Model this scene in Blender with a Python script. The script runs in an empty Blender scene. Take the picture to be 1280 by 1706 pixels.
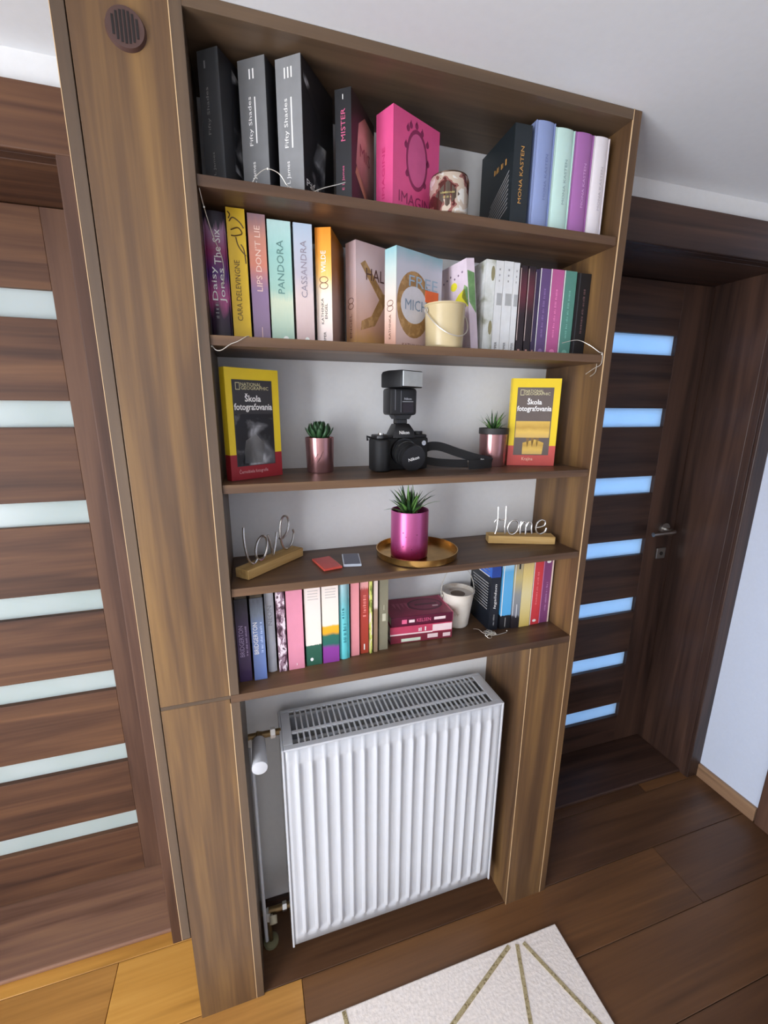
import bpy, bmesh, math, random
from mathutils import Vector, Matrix
random.seed(7)
S = bpy.context.scene
COL = S.collection
PI = math.pi

# ------------------------------------------------------------------ camera
cam_d = bpy.data.cameras.new('camera'); cam = bpy.data.objects.new('camera', cam_d); COL.objects.link(cam)
cam_d.sensor_fit = 'HORIZONTAL'; cam_d.sensor_width = 36.0; cam_d.lens = 717.98 / 1280 * 36
cam_d.clip_start = 0.02
cam.matrix_world = Matrix.Translation((0.0722, -0.8928, 1.5785)) @ Matrix.Rotation(-0.303, 4, 'Z') @ Matrix.Rotation(1.3303, 4, 'X') @ Matrix.Rotation(0.0073, 4, 'Z')
S.camera = cam

# ------------------------------------------------------------------ world, daylight, exposure
w = bpy.data.worlds.new('overcast_sky'); S.world = w; w.use_nodes = True
bg = w.node_tree.nodes['Background']; bg.inputs[0].default_value = (0.22, 0.50, 1.0, 1); bg.inputs[1].default_value = 4.3
ld = bpy.data.lights.new('window_daylight', 'AREA'); ld.shape = 'RECTANGLE'; ld.size = 1.9; ld.size_y = 1.7
ld.energy = 120; ld.color = (1.0, 0.945, 0.865)
lo = bpy.data.objects.new('window_daylight', ld); COL.objects.link(lo)
lo.location = (-1.83, -1.55, 1.08); lo.rotation_euler = (0, math.radians(-90), 0)   # faces +x, into the room
S.view_settings.view_transform = 'Standard'; S.view_settings.look = 'None'
S.view_settings.exposure = 0.0; S.view_settings.gamma = 1.0; S.view_settings.use_curve_mapping = False

# ------------------------------------------------------------------ helpers
def lin(c):
    return tuple((v / 255 / 12.92) if v / 255 <= 0.04045 else ((v / 255 + 0.055) / 1.055) ** 2.4 for v in c) + (1.0,)
MATS = {}
def newmat(name):
    m = bpy.data.materials.new(name); m.use_nodes = True; MATS[name] = m
    nt = m.node_tree; return m, nt, nt.nodes['Principled BSDF']
def node(nt, t, **kw):
    n = nt.nodes.new(t)
    for k, v in kw.items(): setattr(n, k, v)
    return n
def ramp(nt, stops):
    r = node(nt, 'ShaderNodeValToRGB'); e = r.color_ramp.elements
    while len(e) < len(stops): e.new(0.5)
    for el, (p, c) in zip(e, stops): el.position = p; el.color = c
    return r
def flat(name, col, rough=0.5, metal=0.0, var=0.06, nscale=40, spec=0.5, bump=0.0):
    """plain colour with a little mottling"""
    if name in MATS: return MATS[name]
    m, nt, b = newmat(name)
    c = lin(col)
    tc = node(nt, 'ShaderNodeTexCoord'); nz = node(nt, 'ShaderNodeTexNoise')
    nz.inputs['Scale'].default_value = nscale; nz.inputs['Detail'].default_value = 4
    nt.links.new(tc.outputs['Object'], nz.inputs['Vector'])
    r = ramp(nt, [(0.3, tuple(v * (1 - var) for v in c[:3]) + (1,)), (0.7, tuple(min(1, v * (1 + var)) for v in c[:3]) + (1,))])
    nt.links.new(nz.outputs['Fac'], r.inputs['Fac']); nt.links.new(r.outputs['Color'], b.inputs['Base Color'])
    b.inputs['Roughness'].default_value = rough; b.inputs['Metallic'].default_value = metal
    b.inputs['Specular IOR Level'].default_value = spec
    if bump:
        bp = node(nt, 'ShaderNodeBump'); bp.inputs['Strength'].default_value = bump; bp.inputs['Distance'].default_value = 0.002
        nt.links.new(nz.outputs['Fac'], bp.inputs['Height']); nt.links.new(bp.outputs['Normal'], b.inputs['Normal'])
    return m
def wood(name, dark, mid, light, axis, rough=0.42, spec=0.4, scale=1.0):
    """streaky walnut grain running along one axis"""
    if name in MATS: return MATS[name]
    m, nt, b = newmat(name)
    tc = node(nt, 'ShaderNodeTexCoord'); mp = node(nt, 'ShaderNodeMapping')
    s = [16 * scale, 16 * scale, 16 * scale]; s['xyz'.index(axis)] = 0.9 * scale; mp.inputs['Scale'].default_value = s
    nt.links.new(tc.outputs['Object'], mp.inputs['Vector'])
    n1 = node(nt, 'ShaderNodeTexNoise'); n1.inputs['Scale'].default_value = 1.0; n1.inputs['Detail'].default_value = 2.5; n1.inputs['Distortion'].default_value = 1.1
    nt.links.new(mp.outputs['Vector'], n1.inputs['Vector'])
    mp2 = node(nt, 'ShaderNodeMapping'); s2 = [130 * scale] * 3; s2['xyz'.index(axis)] = 5 * scale; mp2.inputs['Scale'].default_value = s2
    nt.links.new(tc.outputs['Object'], mp2.inputs['Vector'])
    n2 = node(nt, 'ShaderNodeTexNoise'); n2.inputs['Scale'].default_value = 1.0; n2.inputs['Detail'].default_value = 5
    nt.links.new(mp2.outputs['Vector'], n2.inputs['Vector'])
    mx = node(nt, 'ShaderNodeMath', operation='MULTIPLY_ADD'); mx.inputs[1].default_value = 0.22
    nt.links.new(n2.outputs['Fac'], mx.inputs[0])
    ms = node(nt, 'ShaderNodeMath', operation='MULTIPLY'); ms.inputs[1].default_value = 0.88
    nt.links.new(n1.outputs['Fac'], ms.inputs[0]); nt.links.new(ms.outputs[0], mx.inputs[2])
    r = ramp(nt, [(0.36, lin(dark)), (0.54, lin(mid)), (0.76, lin(light))])
    nt.links.new(mx.outputs[0], r.inputs['Fac']); nt.links.new(r.outputs['Color'], b.inputs['Base Color'])
    b.inputs['Roughness'].default_value = rough; b.inputs['Specular IOR Level'].default_value = spec
    bp = node(nt, 'ShaderNodeBump'); bp.inputs['Strength'].default_value = 0.12; bp.inputs['Distance'].default_value = 0.001
    nt.links.new(n2.outputs['Fac'], bp.inputs['Height']); nt.links.new(bp.outputs['Normal'], b.inputs['Normal'])
    return m
def grad(name, stops, amt=0.08, nscale=9, rough=0.42, axis=2):
    """printed colours that change along an object's height (its own 0..1 box)"""
    if name in MATS: return MATS[name]
    m, nt, b = newmat(name)
    tc = node(nt, 'ShaderNodeTexCoord'); sp = node(nt, 'ShaderNodeSeparateXYZ'); nz = node(nt, 'ShaderNodeTexNoise')
    nz.inputs['Scale'].default_value = nscale; nz.inputs['Detail'].default_value = 4
    nt.links.new(tc.outputs['Generated'], sp.inputs[0]); nt.links.new(tc.outputs['Generated'], nz.inputs['Vector'])
    a = node(nt, 'ShaderNodeMath', operation='SUBTRACT'); a.inputs[1].default_value = 0.5
    nt.links.new(nz.outputs['Fac'], a.inputs[0])
    mu = node(nt, 'ShaderNodeMath', operation='MULTIPLY_ADD'); mu.inputs[1].default_value = amt * 3
    nt.links.new(a.outputs[0], mu.inputs[0]); nt.links.new(sp.outputs[axis], mu.inputs[2])
    r = ramp(nt, [(p, lin(c)) for p, c in stops])
    nt.links.new(mu.outputs[0], r.inputs['Fac']); nt.links.new(r.outputs['Color'], b.inputs['Base Color'])
    b.inputs['Roughness'].default_value = rough
    return m
def blotch(name, stops, scale=18, rough=0.4, metal=0.0, stretch=(1, 1, 1), kind='noise', sharp=True):
    """printed pattern of patches"""
    if name in MATS: return MATS[name]
    m, nt, b = newmat(name)
    tc = node(nt, 'ShaderNodeTexCoord'); mp = node(nt, 'ShaderNodeMapping'); mp.inputs['Scale'].default_value = stretch
    nt.links.new(tc.outputs['Object'], mp.inputs['Vector'])
    if kind == 'noise':
        nz = node(nt, 'ShaderNodeTexNoise'); nz.inputs['Detail'].default_value = 3; nz.inputs['Distortion'].default_value = 0.6; out = 'Fac'
    else:
        nz = node(nt, 'ShaderNodeTexVoronoi'); out = 'Distance'
    nz.inputs['Scale'].default_value = scale
    nt.links.new(mp.outputs['Vector'], nz.inputs['Vector'])
    r = ramp(nt, [(p, lin(c)) for p, c in stops])
    if sharp: r.color_ramp.interpolation = 'CONSTANT'
    nt.links.new(nz.outputs[out], r.inputs['Fac']); nt.links.new(r.outputs['Color'], b.inputs['Base Color'])
    b.inputs['Roughness'].default_value = rough; b.inputs['Metallic'].default_value = metal
    return m

def empty(name, loc=(0, 0, 0), rz=0.0, ry=0.0):
    o = bpy.data.objects.new(name, None); COL.objects.link(o); o.empty_display_size = 0.05
    o.rotation_mode = 'XYZ'; o.location = loc; o.rotation_euler = (0, ry, rz); return o
def tag(o, label, cat, group=None):
    o['label'] = label; o['category'] = cat
    if group: o['group'] = group
    return o
def structure(o, label=None):
    o['kind'] = 'structure'
    if label: o['label'] = label
    return o

class B:
    """collects simple solids and links them as one mesh object"""
    def __init__(self): self.v = []; self.f = []
    def add(self, vs, fs):
        n = len(self.v); self.v += [tuple(p) for p in vs]; self.f += [tuple(i + n for i in q) for q in fs]; return self
    def box(self, x0, x1, y0, y1, z0, z1):
        vs = [(x, y, z) for z in (z0, z1) for y in (y0, y1) for x in (x0, x1)]
        return self.add(vs, [(0, 2, 3, 1), (4, 5, 7, 6), (0, 1, 5, 4), (2, 6, 7, 3), (0, 4, 6, 2), (1, 3, 7, 5)])
    def prism(self, poly, z0, z1, fn=None):
        """poly in 2D counter-clockwise, extruded in z; fn maps (a, b, c) to a point"""
        fn = fn or (lambda a, b, c: (a, b, c)); n = len(poly)
        vs = [fn(a, b, z0) for a, b in poly] + [fn(a, b, z1) for a, b in poly]
        fs = [tuple(range(n - 1, -1, -1)), tuple(range(n, 2 * n))] + [(i, (i + 1) % n, n + (i + 1) % n, n + i) for i in range(n)]
        return self.add(vs, fs)
    def cyl(self, p0, p1, r0, r1=None, n=20, cap=True):
        r1 = r0 if r1 is None else r1
        p0, p1 = Vector(p0), Vector(p1); d = (p1 - p0).normalized()
        u = d.orthogonal().normalized(); v = d.cross(u)
        ring = [(math.cos(2 * PI * i / n), math.sin(2 * PI * i / n)) for i in range(n)]
        vs = [p0 + r0 * (c * u + s * v) for c, s in ring] + [p1 + r1 * (c * u + s * v) for c, s in ring]
        fs = [(i, (i + 1) % n, n + (i + 1) % n, n + i) for i in range(n)]
        if cap: fs += [tuple(range(n - 1, -1, -1)), tuple(range(n, 2 * n))]
        return self.add(vs, fs)
    def lathe(self, prof, c=(0, 0, 0), n=32):
        """profile of (radius, z) turned about the vertical axis"""
        vs = []; fs = []; m = len(prof)
        for i in range(n):
            a = 2 * PI * i / n
            vs += [(c[0] + r * math.cos(a), c[1] + r * math.sin(a), c[2] + z) for r, z in prof]
        for i in range(n):
            j = (i + 1) % n
            fs += [(i * m + k, j * m + k, j * m + k + 1, i * m + k + 1) for k in range(m - 1)]
        return self.add(vs, fs)
    def tube(self, pts, r, n=8, closed=False, flat=None):
        pts = [Vector(p) for p in pts]; k = len(pts); vs = []; fs = []
        t0 = (pts[1] - pts[0]).normalized(); u = t0.orthogonal().normalized()
        for i, p in enumerate(pts):
            a = pts[(i - 1) % k] if (closed or i > 0) else p; b = pts[(i + 1) % k] if (closed or i < k - 1) else p
            t = (b - a).normalized(); u = (u - t * u.dot(t))
            u = u.normalized() if u.length > 1e-6 else t.orthogonal().normalized(); v = t.cross(u)
            rr = r[i] if isinstance(r, (list, tuple)) else r
            vs += [p + rr * (math.cos(2 * PI * j / n) * u + math.sin(2 * PI * j / n) * v) for j in range(n)]
        for i in range(k if closed else k - 1):
            i2 = (i + 1) % k
            fs += [(i * n + j, i * n + (j + 1) % n, i2 * n + (j + 1) % n, i2 * n + j) for j in range(n)]
        if not closed: fs += [tuple(range(n - 1, -1, -1)), tuple(range((k - 1) * n, k * n))]
        return self.add(vs, fs)
    def mesh(self, name, off=(0, 0, 0), bevel=0.0, segs=2):
        me = bpy.data.meshes.new(name)
        me.from_pydata([(x - off[0], y - off[1], z - off[2]) for x, y, z in self.v], [], self.f)
        bm = bmesh.new(); bm.from_mesh(me)
        bmesh.ops.recalc_face_normals(bm, faces=bm.faces)
        if bevel:
            es = [e for e in bm.edges if len(e.link_faces) == 2 and e.calc_face_angle() > 0.6]
            bmesh.ops.bevel(bm, geom=es, offset=bevel, segments=segs, profile=0.5, affect='EDGES', clamp_overlap=True)
        bm.to_mesh(me); bm.free(); return me
    def build(self, name, mat, parent=None, world=False, bevel=0.0, smooth=False, segs=2):
        off = tuple(parent.location) if (world and parent) else (0, 0, 0)
        me = self.mesh(name, off, bevel, segs)
        if mat: me.materials.append(mat)
        if smooth:
            for p in me.polygons: p.use_smooth = True
            me.set_sharp_from_angle(angle=math.radians(38))
        o = bpy.data.objects.new(name, me); COL.objects.link(o)
        if parent: o.parent = parent
        return o
def part(name, mat, parent, *box, bevel=0.0, world=False):
    return B().box(*box).build(name, mat, parent, world=world, bevel=bevel)
def smooth_path(pts, k=6, closed=False):
    """Catmull-Rom through the points"""
    P = [Vector(p) for p in pts]; n = len(P); out = []
    rng = range(n) if closed else range(n - 1)
    for i in rng:
        p0 = P[(i - 1) % n] if (closed or i > 0) else P[i]; p1 = P[i]; p2 = P[(i + 1) % n]
        p3 = P[(i + 2) % n] if (closed or i + 2 < n) else p2
        for j in range(k):
            t = j / k
            out.append(0.5 * ((2 * p1) + (p2 - p0) * t + (2 * p0 - 5 * p1 + 4 * p2 - p3) * t * t + (3 * p1 - p0 - 3 * p2 + p3) * t ** 3))
    if not closed: out.append(P[-1])
    return out
def unreadable(mat, parent, centre, right, up, length, height, depth=0.0002, seed=1):
    """print too small to read in the photograph: a row of small uneven strokes"""
    R, U = Vector(right), Vector(up); N = R.cross(U); C = Vector(centre) + N * depth; r = random.Random(seed + int(length * 1e5)); b = B(); a = -length / 2
    while a < length / 2:
        w_ = height * r.uniform(0.12, 0.5); h_ = height * r.uniform(0.6, 1.0)
        P = [C + R * x + U * y for x, y in ((a, -height / 2), (a + w_, -height / 2), (a + w_, h_ - height / 2), (a, h_ - height / 2))]
        b.add(P + [p - N * 0.0001 for p in P], [(0, 1, 2, 3), (0, 4, 5, 1), (1, 5, 6, 2), (2, 6, 7, 3), (3, 7, 4, 0)])
        a += w_ + height * (r.uniform(0.15, 0.35) if r.random() < 0.85 else 0.8)
    return b.build('fine_print', mat, parent)
def lettering(body, mat, parent, centre, right, up, length, height, shear=0.0, name='lettering', depth=0.00015, bold=0.0):
    """flat printed words, fitted to a length and a height on a surface"""
    if body == '~': return unreadable(mat, parent, centre, right, up, length, height)
    cu = bpy.data.curves.new('words', 'FONT'); cu.body = body; cu.align_x = 'CENTER'; cu.shear = shear; cu.offset = bold; cu.resolution_u = 2
    ob = bpy.data.objects.new('words', cu); me = bpy.data.meshes.new_from_object(ob)
    bpy.data.objects.remove(ob); bpy.data.curves.remove(cu)
    if not me.vertices: return None
    xs = [v.co.x for v in me.vertices]; ys = [v.co.y for v in me.vertices]
    cx, cy = (min(xs) + max(xs)) / 2, (min(ys) + max(ys)) / 2
    sx = length / max(1e-6, max(xs) - min(xs)); sy = height / max(1e-6, max(ys) - min(ys))
    R, U = Vector(right), Vector(up); N = R.cross(U); C = Vector(centre) + N * depth
    for v in me.vertices: v.co = C + R * ((v.co.x - cx) * sx) + U * ((v.co.y - cy) * sy)
    me.name = name; me.materials.clear(); me.materials.append(mat)
    o = bpy.data.objects.new(name, me); COL.objects.link(o); o.parent = parent; return o

# ------------------------------------------------------------------ materials
DK, MD, LT = (70, 51, 37), (95, 70, 47), (130, 98, 59)
W_Z = wood('walnut_vertical', DK, MD, LT, 'z')
W_X = wood('walnut_horizontal', (64, 46, 34), (90, 66, 48), (114, 86, 60), 'x')
W_E = wood('walnut_edge', (66, 54, 43), (86, 69, 54), (102, 82, 62), 'z')
W_EX = wood('walnut_edge_horizontal', (64, 52, 41), (86, 69, 53), (104, 83, 63), 'x')
BAND = flat('pale_edge_band', (205, 172, 130), 0.4)
D_Z = wood('door_walnut_vertical', (68, 47, 37), (88, 62, 49), (106, 77, 59), 'z', rough=0.55, spec=0.25)
D_X = wood('door_walnut_horizontal', (66, 44, 33), (90, 61, 44), (114, 80, 55), 'x', rough=0.55, spec=0.25)
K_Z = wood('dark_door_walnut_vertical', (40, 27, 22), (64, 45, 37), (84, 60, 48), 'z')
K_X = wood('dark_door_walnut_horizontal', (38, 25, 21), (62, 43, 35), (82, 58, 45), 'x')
WALL = flat('white_wall_paint', (221, 220, 218), 0.85, var=0.015, nscale=90, spec=0.2, bump=0.05)
CEIL = flat('white_ceiling_paint', (226, 227, 228), 0.9, var=0.012, nscale=60, spec=0.2)
WHITE = flat('white_enamel', (188, 189, 192), 0.16, var=0.01, spec=0.7)
DARK = flat('dark_recess', (24, 18, 16), 0.8)
CHROME = flat('brushed_chrome', (190, 188, 184), 0.28, 1.0, var=0.03)
BRASS = flat('aged_brass', (120, 98, 66), 0.45, 0.8, var=0.15)
BLACKM = flat('black_plastic', (22, 22, 24), 0.42, var=0.1)
BLACKR = flat('black_rubber', (17, 17, 18), 0.7, var=0.1)
WHITEPRINT = flat('white_print', (235, 232, 228), 0.5, var=0.01)
BLACKPRINT = flat('black_print', (30, 28, 30), 0.5)
GREYPRINT = flat('grey_print', (150, 148, 146), 0.5)
GOLDPRINT = flat('gold_print', (190, 140, 70), 0.4)
PAGES = flat('book_pages', (222, 212, 192), 0.8, var=0.05, nscale=300)

def glass_mat():
    m, nt, b = newmat('frosted_glass')
    tc = node(nt, 'ShaderNodeTexCoord'); nz = node(nt, 'ShaderNodeTexNoise'); nz.inputs['Scale'].default_value = 7
    nt.links.new(tc.outputs['Object'], nz.inputs['Vector'])
    r = ramp(nt, [(0.3, lin((214, 228, 222))), (0.7, lin((228, 238, 234)))])
    nt.links.new(nz.outputs['Fac'], r.inputs['Fac']); nt.links.new(r.outputs['Color'], b.inputs['Base Color'])
    b.inputs['Roughness'].default_value = 0.2; b.inputs['Specular IOR Level'].default_value = 0.5
    tr = node(nt, 'ShaderNodeBsdfTranslucent'); tr.inputs['Color'].default_value = lin((236, 242, 246))
    mix = node(nt, 'ShaderNodeMixShader'); mix.inputs[0].default_value = 0.5
    nt.links.new(b.outputs[0], mix.inputs[1]); nt.links.new(tr.outputs[0], mix.inputs[2])
    nt.links.new(mix.outputs[0], nt.nodes['Material Output'].inputs['Surface']); return m
GLASS = glass_mat()

# ------------------------------------------------------------------ the room
D = 0.2156; H = 2.2; YL = 0.455; YB = 0.52
XW, XE, YS = -1.75, 1.885, -2.9            # west wall, east wall, rear of the room
L0, L1, R0, R1, HD = -1.04, -0.2425, 1.02, 1.82, 2.035   # door openings

b = B()
g = 0.0205
for x0, x1, z0, z1 in [(XW, L0 - g, 0, H), (L0 - g, L1 + g, HD + g, H), (L1 + g, R0 - g, 0, H), (R0 - g, R1 + g, HD + g, H), (R1 + g, XE + 0.1, 0, H)]:
    b.box(x0, x1, D, YB, z0, z1)
structure(b.build('wall_front', WALL))
structure(B().box(XE, XE + 0.1, -0.12, D, 0, H).box(XE, XE + 0.1, YS, -0.95, 0, H).box(XE, XE + 0.1, -0.95, -0.12, HD, H).build('wall_right', flat('pale_blue_wall_paint', (204, 211, 226), 0.85, var=0.015, nscale=90, spec=0.2, bump=0.05)))
b = B()
for y0, y1, z0, z1 in [(YS, -2.4, 0, H), (-2.4, -0.7, 0, 0.08), (-2.4, -0.7, 2.08, H), (-0.7, YB, 0, H)]:
    b.box(XW - 0.1, XW, y0, y1, z0, z1)
structure(b.build('wall_left', WALL))
structure(B().box(XW - 0.1, XE + 0.1, YS - 0.1, YS, 0, H).build('wall_back', WALL))
structure(B().box(XW - 0.1, XE + 0.1, YS - 0.1, YB, H, H + 0.08).build('ceiling', CEIL))
# unseen box added behind the left door to keep sky light off its panes
structure(B().box(-1.3, -0.05, 1.5, 1.55, 0, H).box(-1.35, -1.3, YB, 1.55, 0, H).box(-0.05, 0.0, YB, 1.55, 0, H).box(-1.35, 0.0, YB, 1.55, H, H + 0.05).build('wall_sky_block', WALL))
win = structure(empty('window_1', (XW, -1.55, 0.08)))
FR = flat('white_window_frame', (225, 225, 225), 0.4)
for bx in [(-0.06, -0.005, -0.85, -0.79, 0, 2.0), (-0.06, -0.005, 0.79, 0.85, 0, 2.0), (-0.06, -0.005, -0.79, 0.79, 0, 0.07), (-0.06, -0.005, -0.79, 0.79, 1.93, 2.0), (-0.06, -0.005, -0.03, 0.03, 0.07, 1.93)]:
    part('window_frame', FR, win, *bx)

# floor: laminate boards running along x
floor = structure(B().box(XW - 0.1, XE + 0.1, YS - 0.1, 1.55, -0.06, -0.008).build('floor', flat('dark_floor_joint', (40, 26, 16), 0.8)))
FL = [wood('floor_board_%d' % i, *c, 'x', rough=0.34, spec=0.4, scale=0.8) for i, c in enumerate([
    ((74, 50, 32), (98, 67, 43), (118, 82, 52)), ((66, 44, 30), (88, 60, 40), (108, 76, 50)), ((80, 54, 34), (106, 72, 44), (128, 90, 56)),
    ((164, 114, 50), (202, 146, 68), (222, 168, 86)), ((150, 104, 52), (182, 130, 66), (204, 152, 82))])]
fm = {}
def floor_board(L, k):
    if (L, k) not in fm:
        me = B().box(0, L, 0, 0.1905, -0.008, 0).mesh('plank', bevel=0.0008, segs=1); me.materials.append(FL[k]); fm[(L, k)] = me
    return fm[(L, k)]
rng = random.Random(3)
SEAM = {10: -0.385, 9: 0.12, 8: -0.42, 11: 0.3}
y = 0.2 - 0.192 * 16; row = -5
while y < 0.24:
    x = SEAM.get(row, [0.0, 0.45, 0.9][row % 3]) - 1.2866 * 3
    while x < XE - 0.02:
        x0 = max(x, XW); x1 = min(x + 1.285, XE); c = (x + x + 1.285) / 2
        if x1 - x0 > 0.02:
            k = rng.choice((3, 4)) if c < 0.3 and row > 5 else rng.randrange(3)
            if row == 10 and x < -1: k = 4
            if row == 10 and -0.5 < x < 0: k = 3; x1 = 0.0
            if row == 10 and 0 < x < 1: x0 = 0.0016; k = 1  # shade beside the pillar and under the radiator put into this brown
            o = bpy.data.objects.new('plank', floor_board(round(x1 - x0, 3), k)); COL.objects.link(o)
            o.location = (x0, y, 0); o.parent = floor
        x += 1.2866
    y += 0.192; row += 1

bb = structure(part('baseboard_right', wood('baseboard_walnut', (110, 84, 62), (142, 110, 84), (164, 132, 100), 'y'), None, XE - 0.013, XE, -0.03, 0.2, 0, 0.062, bevel=0.002))
structure(part('baseboard_front', K_X, None, 0.018, 0.776, D - 0.012, D - 0.0008, 0.0006, 0.042))
structure(part('baseboard_back', MATS['baseboard_walnut'], None, XW, XE, YS, YS + 0.013, 0, 0.062))

# doors with seven frosted slots
def door(name, x0, x1, g0, g1, ztop, pitch, gh, knob=False, outer=None, dz=None, dx=None, sill=None):
    t = structure(empty(name, ((x0 + x1) / 2, YL, 0)))
    def p(nm, m, *bx, bevel=0.0015): return part(nm, m, t, *bx, bevel=bevel, world=True)
    ya, yb = YL, YL + 0.04
    p('stile', dz, x0 + 0.004, g0, ya, yb, 0.018, HD - 0.005); p('stile', dz, g1, x1 - 0.004, ya, yb, 0.018, HD - 0.005)
    zt = HD - 0.005
    for k in range(7):
        a = ztop - pitch * k
        p('rail', dx, g0, g1, ya + 0.0005, yb, a, zt)
        part('pane', GLASS, t, g0 - 0.0, g1 + 0.0, ya + 0.016, ya + 0.022, a - gh, a, world=True)
        zt = a - gh
    p('rail', dx, g0, g1, ya + 0.0005, yb, 0.018, zt)
    # lining of the opening, in two steps, and the casing on the wall face
    for xa, xb in ((x0 - 0.0, x0 - 0.02), (x1, x1 + 0.02)):
        lo_, hi_ = min(xa, xb), max(xa, xb)
        p('jamb', dz, lo_, hi_, 0.243, yb + 0.02, 0, HD, bevel=0.002)
    p('head_jamb', dx, x0, x1, 0.243, yb + 0.02, HD - 0.001, HD + 0.02, bevel=0.002)
    for (xa, xb) in ((x0 - (0.075 if not outer else outer[0]), x0), (x1, x1 + (0.062 if not outer else outer[1]))):
        p('casing', dz, xa, xb, 0.2, 0.2155, 0, 2.145, bevel=0.003); p('jamb', dz, min(x0 - 0.02, max(xa, x0 - 0.02)) if xb <= x0 + 0.001 else x1, x0 if xb <= x0 + 0.001 else x1 + 0.02, 0.2155, 0.2425, 0, HD + 0.02, bevel=0.001)
    p('casing', dx, x0 - (0.075 if not outer else outer[0]), x1 + (0.062 if not outer else outer[1]), 0.1985, 0.2155, HD, 2.145, bevel=0.003); p('head_jamb', dx, x0, x1, 0.2155, 0.2425, HD, HD + 0.02, bevel=0.001)
    p('door_stop', dx, x0, x1, yb + 0.0005, yb + 0.018, HD - 0.03, HD - 0.0015); p('door_stop', dz, x0 + 0.0003, x0 + 0.025, yb + 0.0005, yb + 0.018, 0, HD - 0.03); p('door_stop', dz, x1 - 0.025, x1 - 0.0003, yb + 0.0005, yb + 0.018, 0, HD - 0.03); p('door_stop', dx, x0 + 0.025, x1 - 0.025, yb + 0.0005, yb + 0.018, 0, 0.03)  # unseen stops behind the leaf, added to block sky light at the gaps
    p('threshold', sill or dx, x0, x1, 0.235, yb, 0, 0.014, bevel=0.004)
    if knob:
        hx = x1 - 0.062; hz = 1.075
        r = B().cyl((hx, ya, hz), (hx, ya - 0.008, hz), 0.026, n=28).build('rosette', CHROME, t, world=True, smooth=True)
        B().tube(smooth_path([(hx, ya - 0.008, hz), (hx, ya - 0.045, hz), (hx - 0.02, ya - 0.055, hz), (hx - 0.12, ya - 0.055, hz - 0.002)]), 0.009, n=12).build('handle', CHROME, t, world=True, smooth=True)
        B().box(hx - 0.025, hx + 0.025, ya - 0.007, ya, hz - 0.135, hz - 0.085).build('lock_rosette', CHROME, t, world=True, bevel=0.003)
        B().cyl((hx, ya - 0.0095, hz - 0.11), (hx, ya - 0.006, hz - 0.11), 0.008).build('keyhole', DARK, t, world=True)
    return t
door('door_1', L0, L1, -0.87, -0.365, 1.85, 0.2639, 0.067, outer=(0.075, 0.075), dz=D_Z, dx=D_X, sill=wood('light_threshold_walnut', (98, 70, 56), (132, 98, 80), (156, 118, 90), 'x'))
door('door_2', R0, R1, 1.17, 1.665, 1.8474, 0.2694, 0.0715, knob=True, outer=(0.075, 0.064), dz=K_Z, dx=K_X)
# door in the right-hand wall, seen only as the edge of its casing
d3 = structure(empty('door_3', (XE, -0.53, 0)))
for bx in [(XE - 0.016, XE + 0.1, -0.12, -0.035, 0, 2.145), (XE - 0.016, XE + 0.1, -1.035, -0.95, 0, 2.145), (XE - 0.016, XE + 0.1, -0.95, -0.12, HD, 2.145)]:
    part('casing', D_Z, d3, *bx, bevel=0.003, world=True)
part('leaf', D_Z, d3, XE + 0.05, XE + 0.09, -0.95, -0.12, 0.01, HD, world=True)

# ------------------------------------------------------------------ bookcase
XA, XB, XC, XD, XF, XP = -0.1428, -0.0027, 0.0164, 0.9062, 0.928, 0.777
Z1, Z2, Z3, Z4, Z5 = 1.9581, 1.7039, 1.4248, 1.2024, 0.953
bc = tag(empty('bookcase', (0.39, 0.1, 0)), 'tall walnut built-in bookcase with five shelves around the white radiator', 'bookcase')
def bp(nm, m, *bx, bevel=0.0008): return part(nm, m, bc, *bx, bevel=bevel, world=True)
T = D - 0.0006
bp('front_panel', W_Z, XA, XB - 0.0012, 0, 0.018, Z5 + 0.0005, H - 0.0005)
bp('front_panel', W_Z, XA, XB - 0.0012, 0, 0.018, 0.0005, Z5 - 0.0085)
bp('joint_strip', W_EX, XA, XB, 0.0004, 0.018, Z5 - 0.0085, Z5)
bp('edge_band', BAND, XB - 0.0012, XB + 0.0003, -0.0003, 0.018, Z5 + 0.0005, H - 0.0005, bevel=0)
bp('edge_band', BAND, XB - 0.0012, XB + 0.0003, -0.0003, 0.018, 0.0005, Z5 - 0.0195, bevel=0)
bp('side_panel', W_E, XB + 0.0003, XC, 0, T, Z5, H - 0.0005)
bp('side_panel', W_E, XB + 0.0003, XC, 0, T, 0.0005, Z5 - 0.0195)
bp('side_panel', W_E, XA - 0.0202, XA - 0.0016, 0, 0.185, 0.292, H - 0.0005)
bp('side_panel', W_E, XA, XA + 0.018, 0.0185, T, 0.0005, H - 0.0005)
bp('edge_band', BAND, XA - 0.0212, XA - 0.0202, -0.0003, 0.002, 0.292, H - 0.0005, bevel=0)
bp('side_panel', W_Z, XD, XF, 0, T, 0.0005, H - 0.0005)
bp('edge_band', BAND, XD - 0.0004, XD + 0.0012, -0.0004, 0.002, 0.0005, H - 0.0005, bevel=0)
bp('top_board', W_EX, XC, XD, 0, T, 2.1803, H - 0.0005)
for zt in (Z1, Z2, Z3, Z4): bp('shelf', W_X, XC + 0.0003, XD - 0.0003, 0.005, T, zt - 0.0185, zt - 0.0006)
bp('shelf', W_X, XB + 0.0003, XD - 0.0003, 0.0, T, Z5 - 0.0195, Z5 - 0.0006)
bp('pilaster_front', W_Z, XP + 0.0002, XD - 0.0005, 0, 0.018, 0.0005, Z5 - 0.02)
bp('pilaster_side', W_Z, XP + 0.0002, XP + 0.018, 0.018, T, 0.0005, Z5 - 0.02)
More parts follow.
